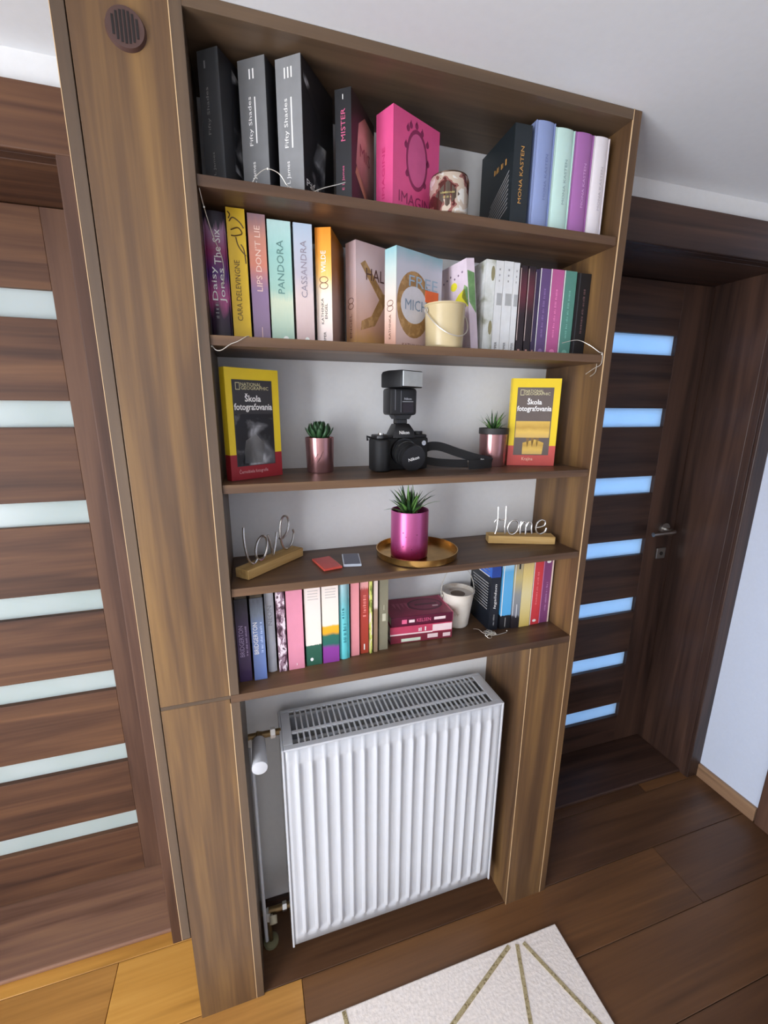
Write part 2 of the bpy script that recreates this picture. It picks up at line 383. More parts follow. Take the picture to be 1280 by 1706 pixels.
bp('edge_band', BAND, XP, XP + 0.0012, -0.0003, 0.0012, 0.0005, Z5 - 0.02, bevel=0)
VB = flat('brown_vent_plastic', (74, 50, 44), 0.5)
vx, vz = -0.0657, 2.132
vent = B().cyl((vx, 0, vz), (vx, -0.006, vz), 0.0285, 0.0262, n=40).build('vent_cover', VB, bc, world=True, smooth=True)
for i in range(7):
    dx = (i - 3) * 0.0055; hh = math.sqrt(0.0205 ** 2 - dx ** 2)
    o = B().box(vx + dx - 0.0015, vx + dx + 0.0015, -0.0068, -0.0058, vz - hh, vz + hh).build('vent_slot', DARK, bc, world=True)
    o.parent = vent

# ------------------------------------------------------------------ radiator
RX0, RX1, RY0, RY1, RZ0, RZ1 = 0.1005, 0.7295, 0.03, 0.18, 0.088, 0.752
rad = tag(empty('radiator', ((RX0 + RX1) / 2, 0.11, RZ0)), 'white ribbed steel panel radiator under the lowest shelf', 'radiator')
def rp(nm, *bx, bevel=0.0015, m=WHITE): return part(nm, m, rad, *bx, bevel=bevel, world=True)
# pressed front sheet with seventeen raised ribs
xs, prof = [RX0 + 0.006, RX0 + 0.018], [0, 0]
n = 17; x_a, x_b = RX0 + 0.022, RX1 - 0.022; pit = (x_b - x_a) / n
for i in range(n):
    c = x_a + pit * i
    for f_, h_ in ((0.06, 0.0), (0.24, 0.02), (0.31, 0.35), (0.37, 0.85), (0.42, 1.12), (0.46, 1.22), (0.50, 1.22), (0.54, 1.12), (0.59, 0.85), (0.65, 0.35), (0.72, 0.02), (0.94, 0.0)):
        xs.append(c + f_ * pit); prof.append(h_ - 0.35 if 0.05 < f_ < 0.95 else 0)
xs += [RX1 - 0.018, RX1 - 0.006]; prof += [0, 0]
zs = [RZ0 + 0.004, RZ0 + 0.034, RZ0 + 0.038, RZ0 + 0.044, RZ0 + 0.055]; zs += [RZ1 - 0.065, RZ1 - 0.056, RZ1 - 0.050, RZ1 - 0.004]
amp = [0, 0, 0.5, 1, 1, 1, 1, 0.3, 0]; amp[6] = 0.7
vs, fs = [], []
for z_, a_ in zip(zs, amp):
    for x_, p_ in zip(xs, prof): vs.append((x_, RY0 + 0.004 - a_ * p_ * 0.0068, z_))
nx = len(xs)
for j in range(len(zs) - 1):
    for i in range(nx - 1): fs.append((j * nx + i, j * nx + i + 1, (j + 1) * nx + i + 1, (j + 1) * nx + i))
o = B().add(vs, fs).build('front_plate', WHITE, rad, world=True, smooth=True)
md = o.modifiers.new('thickness', 'SOLIDIFY'); md.thickness = 0.0015
rp('front_water_plate', RX0 + 0.008, RX1 - 0.008, RY0 + 0.008, RY0 + 0.018, RZ0 + 0.02, RZ1 - 0.02)
rp('rear_water_plate', RX0 + 0.008, RX1 - 0.008, RY1 - 0.012, RY1, RZ0 + 0.004, RZ1 - 0.02)
rp('middle_water_plate', RX0 + 0.02, RX1 - 0.02, 0.095, 0.107, RZ0 + 0.01, RZ1 - 0.04)
for xa in (RX0, RX1 - 0.006): rp('side_cover', xa, xa + 0.006, RY0, RY1, RZ0, RZ1 - 0.001, bevel=0.002)
# top grille: frame, middle bar and single slats
rp('grille_frame', RX0 + 0.006, RX1 - 0.006, RY0, RY0 + 0.016, RZ1 - 0.006, RZ1)
rp('grille_frame', RX0 + 0.006, RX1 - 0.006, RY1 - 0.012, RY1, RZ1 - 0.006, RZ1)
rp('grille_frame', RX0 + 0.03, RX1 - 0.03, 0.084, 0.094, RZ1 - 0.006, RZ1)
rp('grille_frame', RX0 + 0.006, RX0 + 0.03, RY0 + 0.016, RY1 - 0.012, RZ1 - 0.006, RZ1)
rp('grille_frame', RX1 - 0.03, RX1 - 0.006, RY0 + 0.016, RY1 - 0.012, RZ1 - 0.006, RZ1)
for ya, yb in ((RY0 + 0.016, 0.084), (0.094, RY1 - 0.012)):
    me = B().box(-0.0021, 0.0021, ya - 0.11, yb - 0.11, -0.0055, -0.0005).mesh('grille_slat'); me.materials.append(WHITE)
    k = 37
    for i in range(k):
        o = bpy.data.objects.new('grille_slat', me); COL.objects.link(o); o.parent = rad
        o.location = (RX0 + 0.03 + (i + 1) * (RX1 - RX0 - 0.06) / (k + 1) - rad.location.x, 0, RZ1 - RZ0)
for xa in (0.2, 0.62): rp('wall_bracket', xa, xa + 0.03, RY1, D - 0.0005, RZ0 + 0.1, RZ1 - 0.08, bevel=0)
# valve with thermostatic head, feed and return pipes
vx, vy, vz = 0.048, 0.105, 0.742
B().cyl((vx, vy - 0.012, vz), (vx, 0.004, vz - 0.001), 0.0165, 0.0185, n=28).build('thermostat_head', WHITE, rad, world=True, smooth=True, bevel=0.0012)
o = B().cyl((vx, vy + 0.01, vz), (vx, vy - 0.013, vz), 0.013, n=6).build('valve_nut', BRASS, rad, world=True)
B().cyl((0.022, vy + 0.004, vz + 0.003), (RX0 + 0.004, vy + 0.004, vz + 0.003), 0.0085, n=16).build('valve_body', BRASS, rad, world=True, smooth=True)
B().cyl((0.078, vy + 0.004, vz + 0.003), (0.09, vy + 0.004, vz + 0.003), 0.0135, n=6).build('union_nut', CHROME, rad, world=True)
B().cyl((0.028, vy + 0.004, vz + 0.002), (0.028, vy + 0.004, vz - 0.022), 0.010, n=6).build('pipe_nut', flat('white_nut', (200, 198, 192), 0.5), rad, world=True)
B().tube(smooth_path([(0.028, vy + 0.004, vz - 0.02), (0.028, vy + 0.005, 0.5), (0.028, vy + 0.006, 0.2), (0.029, vy + 0.01, 0.02)]), 0.0055, n=12).build('feed_pipe', WHITE, rad, world=True, smooth=True)
lx, ly, lz = 0.062, 0.12, 0.125
B().cyl((0.04, ly, lz), (RX0 + 0.004, ly, lz), 0.009, n=16).build('return_valve', BRASS, rad, world=True, smooth=True)
B().cyl((0.08, ly, lz), (0.092, ly, lz), 0.0125, n=6).build('union_nut', CHROME, rad, world=True)
B().cyl((0.052, ly - 0.014, lz - 0.004), (0.052, ly - 0.03, lz - 0.012), 0.011, n=12).build('drain_cap', flat('cream_cap', (186, 176, 150), 0.5), rad, world=True, smooth=True)
B().cyl((0.040, ly, lz + 0.002), (0.040, ly, lz - 0.03), 0.011, n=6).build('elbow_nut', flat('white_nut', (200, 198, 192), 0.5), rad, world=True)
B().tube(smooth_path([(0.040, ly, lz - 0.03), (0.040, ly, 0.06), (0.041, ly, 0.0015)]), 0.007, n=12).build('return_pipe', BRASS, rad, world=True, smooth=True)
B().lathe([(0.0075, 0.0), (0.022, 0.0), (0.022, 0.008), (0.012, 0.012), (0.0075, 0.012)], (0.041, ly, 0.001), 24).build('pipe_rosette', flat('olive_rosette', (120, 116, 84), 0.6), rad, world=True, smooth=True)

# ------------------------------------------------------------------ rug
rug = tag(empty('rug', (0.1, -0.7, 0.0)), 'cream rug with thin gold lines on the floor in front of the radiator', 'rug')
RUG = flat('cream_rug_pile', (230, 219, 210), 0.95, var=0.10, nscale=120, spec=0.1, bump=0.6)
STR = blotch('gold_rug_stripe', [(0.0, (120, 104, 70)), (0.42, (166, 150, 112)), (0.62, (186, 172, 138))], scale=160, rough=0.9)
B().box(-1.1, 0.893, -1.7, -0.0955, 0.0006, 0.0085).build('pile', RUG, rug, world=True, bevel=0.003)
def stripe(x0, y0, x1, y1, wd=0.011):
    d = Vector((x1 - x0, y1 - y0, 0)); nrm = Vector((-d.y, d.x, 0)).normalized() * wd / 2; a = Vector((x0, y0, 0)); c = Vector((x1, y1, 0))
    B().prism([(a - nrm)[:2], (c - nrm)[:2], (c + nrm)[:2], (a + nrm)[:2]], 0.008, 0.0098).build('stripe', STR, rug, world=True)
for q in [(0.722, -0.105, 0.10, -0.377), (0.747, -0.108, 0.40, -0.95), (0.768, -0.110, 0.88, -0.387), (0.2175, -0.100, 0.28, -0.76), (0.10, -0.377, -0.6, -0.42), (-0.3, -0.1, 0.1, -0.377), (0.28, -0.76, -0.5, -1.5), (0.88, -0.387, 0.40, -0.95)]:
    stripe(*q)

# ------------------------------------------------------------------ books
def book(label, x, y, z, T_, W_, H_, cover, rz=0.0, lean=0.0, spine_mat=None, rounded=False, hard=False, group=None):
    """origin: left lower corner of the spine; x across the spine, y into the shelf, z up"""
    t = tag(empty('book', (x, y, z), rz, lean), label, 'book', group)
    th = 0.0022 if hard else 0.0010; ov = 0.003 if hard else 0.0006
    b = B().box(0, th, 0.0015, W_, 0, H_).box(T_ - th, T_, 0.0015, W_, 0, H_)
    b.build('cover', cover, t)
    b = B()
    if rounded:
        k = 8; poly = []
        for i in range(k + 1):
            a = PI * i / k; poly.append((T_ / 2 - T_ / 2 * math.cos(a), 0.0065 - 0.0075 * math.sin(a)))
        poly += [(T_, 0.008), (0, 0.008)]
        b.prism(poly, 0, H_)
    else:
        b.box(0, T_, 0, 0.002, 0, H_)
    b.build('spine', spine_mat or cover, t, smooth=rounded)
    B().box(th, T_ - th, 0.008 if rounded else 0.002, W_ - ov, ov, H_ - ov).build('pages', PAGES, t)
    t['dims'] = (T_, W_, H_); return t
def on_spine(t, body, mat, z, length, height, x=0.5, down=False, off=0.0005, **k):
    T_, W_, H_ = t['dims']
    r, u = ((0, 0, 1), (-1, 0, 0)) if not down else ((0, 0, -1), (1, 0, 0))
    return lettering(body, mat, t, (T_ * x, -off, H_ * z), r, u, length, height, **k)
def on_spine_flat(t, body, mat, z, length, height, x=0.5, off=0.0005, **k):
    T_, W_, H_ = t['dims']
    return lettering(body, mat, t, (T_ * x, -off, H_ * z), (1, 0, 0), (0, 0, 1), length, height, **k)
def on_cover(t, body, mat, y, z, length, height, off=0.0005, **k):
    T_, W_, H_ = t['dims']
    return lettering(body, mat, t, (T_ + off, W_ * y, H_ * z), (0, 1, 0), (0, 0, 1), length, height, **k)
def on_back(t, body, mat, y, z, length, height, off=0.0005, **k):
    T_, W_, H_ = t['dims']
    return lettering(body, mat, t, (-off, W_ * y, H_ * z), (0, -1, 0), (0, 0, 1), length, height, **k)
def patch(t, nm, mat, side, a0, a1, z0, z1, off=0.0003):
    """thin printed panel on 'spine', 'cover' (right side) or 'back' (left side); a and z as fractions"""
    T_, W_, H_ = t['dims']; z0 *= H_; z1 *= H_
    if side == 'spine': bx = (a0 * T_, a1 * T_, -off, 0.0005, z0, z1)
    elif side == 'cover': bx = (T_ - 0.0005, T_ + off, a0 * W_, a1 * W_, z0, z1)
    else: bx = (-off, 0.0005, a0 * W_, a1 * W_, z0, z1)
    return part(nm, mat, t, *bx)
def shape(t, nm, mat, side, pts, off=0.0003):
    """printed outline on the cover: pts (a, z) as fractions"""
    T_, W_, H_ = t['dims']
    if side == 'cover': fn = lambda a, z, c: (T_ + c, a * W_, z * H_)
    elif side == 'spine': fn = lambda a, z, c: (a * T_, -c, z * H_)
    else: fn = lambda a, z, c: (-c, a * W_, z * H_)
    return B().prism(pts, 0.0, off, fn).build(nm, mat, t)
def ellipse(cx, cz, rx, rz_, n=28): return [(cx + rx * math.cos(2 * PI * i / n), cz + rz_ * math.sin(2 * PI * i / n)) for i in range(n)]
def rot_book(label, N, phi, z, T_, W_, H_, *a, **k):
    """N: near corner between spine and front cover; phi: direction in which the cover runs"""
    f = math.radians(phi); ox = N[0] - T_ * math.sin(f); oy = N[1] + T_ * math.cos(f)
    return book(label, ox, oy, z, T_, W_, H_, *a, rz=f - PI / 2, **k)
def marks(t, side, mat, rows, a0, a1, z0, dz, h=0.006, slant=0.0):
    """rows of tiny unreadable print"""
    for i in range(rows):
        shape(t, 'print_line', mat, side, [(a0, z0 - i * dz), (a1 - 0.02 * (i % 3), z0 - i * dz + slant), (a1 - 0.02 * (i % 3), z0 - i * dz + h + slant), (a0, z0 - i * dz + h)])

# --- top shelf
G1 = 'books on the top shelf'
CH = flat('charcoal_cover', (52, 54, 56), 0.5); GR = flat('grey_spine', (104, 104, 104), 0.5); DG = flat('dark_grey_spine', (70, 71, 73), 0.5); BLKC = flat('black_cover', (26, 26, 29), 0.45)
PHOTO_BW = blotch('black_white_photo', [(0.0, (18, 18, 20)), (0.52, (30, 30, 33)), (0.60, (96, 96, 98)), (0.70, (178, 178, 180))], scale=16, rough=0.4, sharp=False)
t = rot_book('dark charcoal trilogy volume marked I, first from the left on the top shelf', (0.0637, 0.05), 55, Z1, 0.042, 0.125, 0.212, BLKC, spine_mat=DG, group=G1)
on_spine_flat(t, 'I', GREYPRINT, 0.90, 0.003, 0.011, x=0.35); on_spine(t, 'Fifty Shades', GREYPRINT, 0.58, 0.07, 0.007, x=0.40); on_spine(t, 'E L James', GREYPRINT, 0.18, 0.045, 0.006)
shape(t, 'cover_photo', PHOTO_BW, 'cover', [(0.25, 0.2), (0.9, 0.12), (0.95, 0.75), (0.5, 0.9), (0.3, 0.95)])
t = rot_book('mid grey trilogy volume marked II, second from the left on the top shelf', (0.141, 0.047), 55, Z1, 0.055, 0.125, 0.214, BLKC, spine_mat=GR, group=G1)
on_spine_flat(t, 'II', WHITEPRINT, 0.89, 0.010, 0.015, x=0.5); on_spine(t, 'Fifty Shades', WHITEPRINT, 0.56, 0.075, 0.009, x=0.40); on_spine(t, 'E L James', WHITEPRINT, 0.16, 0.045, 0.009, x=0.45)
marks(t, 'spine', WHITEPRINT, 1, 0.56, 0.60, 0.40, 0.1, h=0.33)
shape(t, 'cover_photo', PHOTO_BW, 'cover', [(0.2, 0.25), (0.9, 0.2), (0.95, 0.7), (0.3, 0.75)])
t = rot_book('pale grey trilogy volume marked III, third from the left on the top shelf', (0.2005, 0.024), 53, Z1, 0.051, 0.125, 0.214, BLKC, spine_mat=flat('light_grey_spine', (126, 126, 126), 0.5), group=G1)
on_spine_flat(t, 'III', WHITEPRINT, 0.89, 0.016, 0.016, x=0.5); on_spine(t, 'Fifty Shades', WHITEPRINT, 0.54, 0.075, 0.010, x=0.38); on_spine(t, 'E L James', WHITEPRINT, 0.16, 0.045, 0.009, x=0.40)
marks(t, 'spine', WHITEPRINT, 1, 0.56, 0.61, 0.36, 0.1, h=0.36)
shape(t, 'cover_photo', PHOTO_BW, 'cover', [(0.12, 0.14), (0.62, 0.10), (0.75, 0.52), (0.45, 0.5), (0.3, 0.35)])
shape(t, 'cover_photo', PHOTO_BW, 'cover', [(0.06, 0.86), (0.6, 0.62), (0.62, 0.70), (0.08, 0.92)])
on_cover(t, 'Päťd', WHITEPRINT, 0.25, 0.115, 0.045, 0.013); on_cover(t, 'odtie', WHITEPRINT, 0.27, 0.05, 0.045, 0.010)
t = rot_book('black book with pink title and pale skin photo, beside the bright pink book', (0.294, 0.04), 54, Z1, 0.033, 0.125, 0.192, flat('brown_black_cover', (46, 36, 34), 0.45), spine_mat=BLKC, group=G1)
on_spine_flat(t, 'I', WHITEPRINT, 0.93, 0.0015, 0.008, x=0.5); PINKPR = flat('pink_print', (206, 92, 130), 0.5)
on_spine(t, 'MISTER', PINKPR, 0.70, 0.052, 0.009); on_spine(t, 'E L James', PINKPR, 0.25, 0.04, 0.006)
SKIN = grad('skin_photo', [(0.0, (96, 60, 56)), (0.35, (176, 124, 118)), (0.7, (214, 158, 150)), (1.0, (150, 104, 92))], amt=0.1, nscale=4)
shape(t, 'cover_photo', SKIN, 'cover', [(0.18, 0.42), (0.62, 0.2), (0.98, 0.3), (0.98, 0.9), (0.55, 0.92), (0.30, 0.80)])
shape(t, 'cover_photo', flat('tan_photo', (186, 140, 110), 0.5), 'cover', [(0.15, 0.33), (0.98, 0.03), (0.98, 0.14), (0.2, 0.40)])
on_cover(t, 'MIS', flat('deep_pink_print', (150, 80, 90), 0.5), 0.55, 0.58, 0.055, 0.022, off=0.0009)
HOT = flat('hot_pink_cover', (222, 84, 138), 0.5, var=0.03); HOTD = flat('dark_magenta_print', (140, 44, 88), 0.5); HOTM = flat('rose_print', (206, 90, 140), 0.45)
t = rot_book('thick hot pink book with oval mirror frame, left of the candle tin', (0.3802, 0.05), 25, Z1, 0.050, 0.136, 0.187, HOT, group=G1)
shape(t, 'mirror_frame', HOTD, 'cover', ellipse(0.50, 0.60, 0.235, 0.29)); shape(t, 'mirror_glass', HOTM, 'cover', ellipse(0.50, 0.60, 0.195, 0.25), off=0.0006)
for a, z_, s in ((0.30, 0.86, 1), (0.36, 0.90, 1), (0.48, 0.92, 1), (0.60, 0.88, -1), (0.72, 0.80, -1), (0.26, 0.70, 1), (0.74, 0.62, -1), (0.29, 0.44, 1), (0.68, 0.40, -1)):
    shape(t, 'scroll', HOTD, 'cover', ellipse(a, z_, 0.035, 0.03, 10)); shape(t, 'scroll', HOTD, 'cover', [(a - 0.03 * s, z_ + 0.01), (a + 0.0, z_ + 0.05), (a + 0.015 * s, z_ + 0.02)][::1])
on_cover(t, 'IMAGINE', HOTD, 0.52, 0.20, 0.108, 0.020); on_spine(t, 'IMAGINE', flat('rose_spine_print', (205, 50, 112), 0.5), 0.42, 0.09, 0.008, x=0.45)
NAVY = flat('blue_black_cover', (26, 34, 38), 0.4)
t = book('thick blue-black book with gold spine lettering, left of the pastel blue book', 0.6420, 0.036, Z1, 0.040, 0.145, 0.192, NAVY, rz=math.radians(-2), hard=True, group=G1)
on_spine(t, 'MONA KASTEN', GOLDPRINT, 0.52, 0.105, 0.008)
for i in range(9):
    shape(t, 'silver_line', GREYPRINT, 'back', [(0.10, 0.58 - 0.045 * i), (0.62 + 0.03 * i, 0.36 - 0.045 * i), (0.62 + 0.03 * i, 0.37 - 0.045 * i), (0.10, 0.592 - 0.045 * i)])
lettering('~', GOLDPRINT, t, (-0.0005, 0.055, 0.135), (0, -1, 0), (0, 0, 1), 0.05, 0.012)
for nm, x0, x1, hh, col, pr in [
    ('pastel blue hardback with rounded spine, left of the mint one on the top shelf', 0.6905, 0.7375, 0.204, (134, 148, 188), (104, 116, 158)),
    ('pale mint hardback with rounded spine, between pastel blue and violet ones', 0.7385, 0.7885, 0.199, (188, 216, 206), (136, 160, 158)),
    ('violet hardback with rounded spine between mint and white on the top shelf', 0.7895, 0.8385, 0.199, (160, 102, 160), (206, 160, 204)),
    ('white hardback with rounded spine, rightmost on the top shelf', 0.8395, 0.8815, 0.199, (222, 214, 216), (180, 172, 178))]:
    m = flat(nm.split(' with')[0].replace(' ', '_'), col, 0.5, var=0.02)
    t = book(nm, x0, 0.032, Z1, x1 - x0, 0.14, hh, m, rounded=True, hard=True, group=G1)
    on_spine(t, 'MONA KASTEN', flat('soft_print_%d' % pr[0], pr, 0.5), 0.5, 0.085, 0.006, x=0.62, off=0.0014)

# --- second shelf
G2 = 'books on the second shelf'
DAISY = grad('purple_plum_print', [(0.0, (30, 22, 34)), (0.22, (58, 36, 58)), (0.34, (186, 90, 140)), (0.5, (78, 42, 110)), (0.7, (140, 50, 96)), (0.88, (160, 120, 150)), (0.93, (40, 32, 44))], amt=0.09, nscale=3)
t = book('dark purple hardback with white lettering, first from the left on the second shelf', 0.0172, 0.068, Z2, 0.039, 0.14, 0.224, DAISY, rounded=True, group=G2)
on_spine(t, 'Daisy\nJones', WHITEPRINT, 0.44, 0.062, 0.026, x=0.52, off=0.0016); on_spine(t, 'The Six', WHITEPRINT, 0.73, 0.060, 0.013, x=0.55, off=0.0016)
on_spine(t, '~', GREYPRINT, 0.24, 0.03, 0.006, x=0.35, off=0.0014)
YEL = flat('sun_yellow_cover', (222, 182, 40), 0.45, var=0.02)
t = book('bright yellow paperback with black hair drawing on its spine', 0.0588, 0.070, Z2, 0.0335, 0.13, 0.234, YEL, group=G2)
on_spine(t, 'CARA DELEVINGNE', flat('olive_print', (96, 74, 20), 0.5), 0.39, 0.108, 0.010, x=0.42)
HAIR = flat('dark_brown_print', (92, 66, 24), 0.5)
for pts in ([(0.15, 0.90), (0.35, 0.93), (0.7, 0.90), (0.9, 0.86)], [(0.2, 0.84), (0.6, 0.86), (0.8, 0.82), (0.45, 0.80), (0.2, 0.80)], [(0.45, 0.79), (0.55, 0.73), (0.8, 0.68), (0.95, 0.66)], [(0.7, 0.74), (0.85, 0.70), (0.92, 0.60)], [(0.08, 0.97), (0.2, 0.95), (0.12, 0.92)]):
    B().tube(smooth_path([(0.0335 * a, -0.0001, 0.234 * z_) for a, z_ in pts], 5), 0.0012, n=5).build('hair_line', HAIR, t)
LIPS = grad('lilac_orange_print', [(0.0, (140, 118, 140)), (0.42, (146, 118, 150)), (0.62, (214, 134, 110)), (0.82, (206, 140, 118)), (1.0, (150, 120, 126))], amt=0.03)
t = book('slim lilac and coral paperback between the yellow and mint ones', 0.0968, 0.070, Z2, 0.0325, 0.13, 0.229, LIPS, group=G2)
on_spine(t, "LIPS DON'T LIE", flat('blush_print', (240, 206, 190), 0.5), 0.66, 0.115, 0.011)
patch(t, 'print_line', flat('blush_print', (240, 206, 190), 0.5), 'spine', 0.5, 0.53, 0.0, 0.12)
MINT = grad('mint_cream_print', [(0.0, (164, 196, 178)), (0.35, (206, 214, 186)), (0.45, (160, 196, 180)), (0.75, (156, 200, 190)), (1.0, (188, 220, 214))], amt=0.04)
t = book('mint green paperback with wide-spaced capital lettering on the second shelf', 0.1325, 0.070, Z2, 0.0445, 0.13, 0.2228, MINT, group=G2)
on_spine(t, 'PANDORA', flat('grey_green_print', (96, 136, 128), 0.5), 0.63, 0.096, 0.013, x=0.5); shape(t, 'publisher_mark', flat('cream_mark', (236, 240, 232), 0.5), 'spine', ellipse(0.62, 0.035, 0.12, 0.025))
CASS = grad('pink_grey_print', [(0.0, (206, 178, 174)), (0.4, (220, 198, 192)), (0.6, (190, 184, 192)), (1.0, (184, 200, 216))], amt=0.05)
t = book('pale grey and pink paperback right of the mint one', 0.1822, 0.070, Z2, 0.0365, 0.13, 0.2228, CASS, group=G2)
on_spine(t, 'CASSANDRA', flat('mauve_print', (150, 140, 150), 0.5), 0.63, 0.104, 0.012, x=0.5); shape(t, 'publisher_mark', flat('cream_mark', (236, 240, 232), 0.5), 'spine', ellipse(0.58, 0.035, 0.12, 0.025))
ORG = grad('orange_white_print', [(0.0, (232, 214, 210)), (0.45, (240, 220, 196)), (0.62, (248, 190, 100)), (0.78, (246, 160, 36)), (1.0, (238, 140, 20))], amt=0.04)
ORGC = grad('amber_haze_print', [(0.0, (160, 132, 120)), (0.4, (188, 158, 146)), (0.7, (176, 110, 50)), (1.0, (170, 104, 30))], amt=0.12, nscale=4)
INK = flat('brown_ink', (120, 78, 60), 0.5)
def chain(t, zc):
    for dz in (-0.052, 0.0): 
        B().tube([(t['dims'][0] * (0.5 + 0.26 * math.cos(a)), -0.0002, t['dims'][2] * (zc + dz) + 0.0058 * math.sin(a) * 1.0) for a in [2 * PI * i / 16 for i in range(16)]], 0.0007, n=5, closed=True).build('ring_motif', INK, t)
t = rot_book('orange-topped white paperback with interlocked rings, turned towards the left', (0.2567, 0.07), 66, Z2, 0.033, 0.125, 0.2228, ORGC, spine_mat=ORG, group=G2)
on_spine(t, 'KATHINKA\nENGEL', BLACKPRINT, 0.30, 0.050, 0.013); on_spine(t, 'PIPER', BLACKPRINT, 0.07, 0.022, 0.005); on_spine(t, 'WILDE', WHITEPRINT, 0.72, 0.04, 0.010); chain(t, 0.57)
HALC = grad('blush_gold_print', [(0.0, (196, 150, 76)), (0.2, (196, 150, 122)), (0.45, (212, 176, 164)), (0.75, (214, 190, 190)), (1.0, (206, 178, 178))], amt=0.07, nscale=4)
GOLDB = blotch('gold_brush', [(0.0, (130, 96, 56)), (0.5, (156, 118, 72)), (0.62, (180, 140, 92))], scale=60, rough=0.45, sharp=False)
t = rot_book('blush pink paperback with bold gold brush strokes, left of the round-motif one', (0.3152, 0.10), 24, Z2, 0.036, 0.128, 0.2165, HALC, group=G2)
shape(t, 'brush_stroke', GOLDB, 'cover', [(0.10, 0.80), (0.20, 0.84), (0.62, 0.56), (0.92, 0.62), (0.98, 0.74), (0.98, 0.50), (0.66, 0.44), (0.52, 0.50)][::-1])
shape(t, 'brush_stroke', GOLDB, 'cover', [(0.52, 0.50), (0.66, 0.46), (0.42, 0.24), (0.10, 0.18), (0.12, 0.27), (0.34, 0.33)])
on_cover(t, 'HAL', flat('dark_brown_ink', (90, 60, 52), 0.5), 0.42, 0.72, 0.052, 0.024, off=0.0008); on_cover(t, 'KATHINKA', INK, 0.42, 0.04, 0.06, 0.008)
on_spine(t, 'ENGEL', INK, 0.22, 0.05, 0.008); chain(t, 0.46)
MICC = grad('aqua_blush_print', [(0.0, (214, 180, 172)), (0.35, (206, 182, 178)), (0.6, (196, 190, 196)), (0.85, (196, 196, 206)), (1.0, (150, 186, 196))], amt=0.06, nscale=3)
MICS = grad('cream_pink_spine', [(0.0, (232, 176, 152)), (0.4, (236, 208, 192)), (0.8, (196, 212, 206)), (1.0, (150, 196, 200))], amt=0.03)
t = rot_book('pale aqua and pink paperback with a gold ring motif behind the cream pail', (0.3933, 0.06), 23, Z2, 0.037, 0.142, 0.2015, MICC, spine_mat=MICS, group=G2)
shape(t, 'gold_ring', GOLDB, 'cover', ellipse(0.38, 0.46, 0.36, 0.34)); shape(t, 'ring_centre', flat('pale_aqua_disc', (206, 202, 206), 0.5), 'cover', ellipse(0.38, 0.46, 0.28, 0.19), off=0.0006)
on_cover(t, 'MICH', flat('slate_print', (120, 140, 160), 0.5), 0.42, 0.46, 0.066, 0.022, off=0.0009); on_cover(t, 'FREE', flat('steel_print', (150, 172, 190), 0.5), 0.58, 0.70, 0.09, 0.022)
patch(t, 'sticker', flat('orange_sticker', (232, 104, 50), 0.5), 'cover', 0.62, 0.92, 0.52, 0.64, off=0.0009); on_cover(t, 'KATHINKA EN', INK, 0.42, 0.04, 0.08, 0.008); chain(t, 0.46); on_spine(t, 'KATHINKA', INK, 0.22, 0.05, 0.007)
FLO = flat('pale_lilac_cover', (224, 206, 216), 0.5); GRN = blotch('green_leaf_print', [(0.0, (70, 110, 60)), (0.5, (112, 150, 96)), (0.62, (150, 182, 120))], scale=40, sharp=False)
t = book('leaning lilac paperback with yellow dot and green leaves, beside the cream pail', 0.5848, 0.072, Z2 + 0.0005, 0.0205, 0.125, 0.197, FLO, rz=math.radians(6), lean=math.radians(-7.2), group=G2)
shape(t, 'yellow_dot', flat('lemon_print', (236, 224, 60), 0.5), 'back', ellipse(0.45, 0.76, 0.11, 0.045)); shape(t, 'yellow_flower', flat('lemon_print', (236, 224, 60), 0.5), 'back', [(0.02, 0.5), (0.5, 0.58), (0.3, 0.66), (0.1, 0.70)])
shape(t, 'green_leaf', GRN, 'spine', [(0.05, 0.88), (0.1, 0.55), (0.95, 0.42), (0.95, 0.85)][::1]); shape(t, 'green_leaf', GRN, 'back', [(0.0, 0.5), (0.2, 0.62), (0.1, 0.74), (0.0, 0.7)])
for i in range(6): shape(t, 'speck', flat('grey_violet_print', (130, 110, 130), 0.5), 'back', ellipse(0.15 + 0.13 * i, 0.88 - 0.02 * (i % 3), 0.025, 0.012, 8))
BOT = blotch('botanical_print', [(0.0, (96, 104, 84)), (0.36, (160, 160, 140)), (0.48, (206, 208, 200)), (0.62, (224, 226, 222))], scale=22, sharp=False)
t = book('white paperback with grey-green botanical drawings right of the leaning one', 0.6118, 0.070, Z2, 0.0245, 0.13, 0.199, BOT, group=G2)
for zc in (0.28, 0.86): shape(t, 'painted_leaf', flat('grey_olive_print', (140, 132, 96), 0.5), 'spine', ellipse(0.75, zc, 0.2, 0.08, 12))
WSP = flat('white_spine', (218, 218, 216), 0.5); GLN = flat('grey_line_print', (168, 168, 166), 0.5)
for nm, x0, x1, hh in [('thin white paperback, first right of the botanical one', 0.6372, 0.6572, 0.1988), ('wider white paperback between two thin white ones', 0.6582, 0.6832, 0.1995), ('thinnest white paperback, left of the dark red spines', 0.6842, 0.6995, 0.1988)]:
    t = book(nm, x0, 0.070, Z2, x1 - x0, 0.13, hh, WSP, group=G2)
    patch(t, 'spine_panel', GLN, 'spine', 0.3, 0.95, 0.53, 0.66); on_spine(t, 'PIPER', flat('dark_grey_print', (90, 90, 92), 0.5), 0.08, 0.018, 0.006); marks(t, 'spine', GREYPRINT, 3, 0.45, 0.6, 0.9, 0.06, h=0.02)
PLUM = grad('black_plum_print', [(0.0, (34, 22, 24)), (0.45, (40, 26, 30)), (0.7, (96, 40, 52)), (0.9, (70, 34, 44)), (1.0, (22, 18, 22))], amt=0.05)
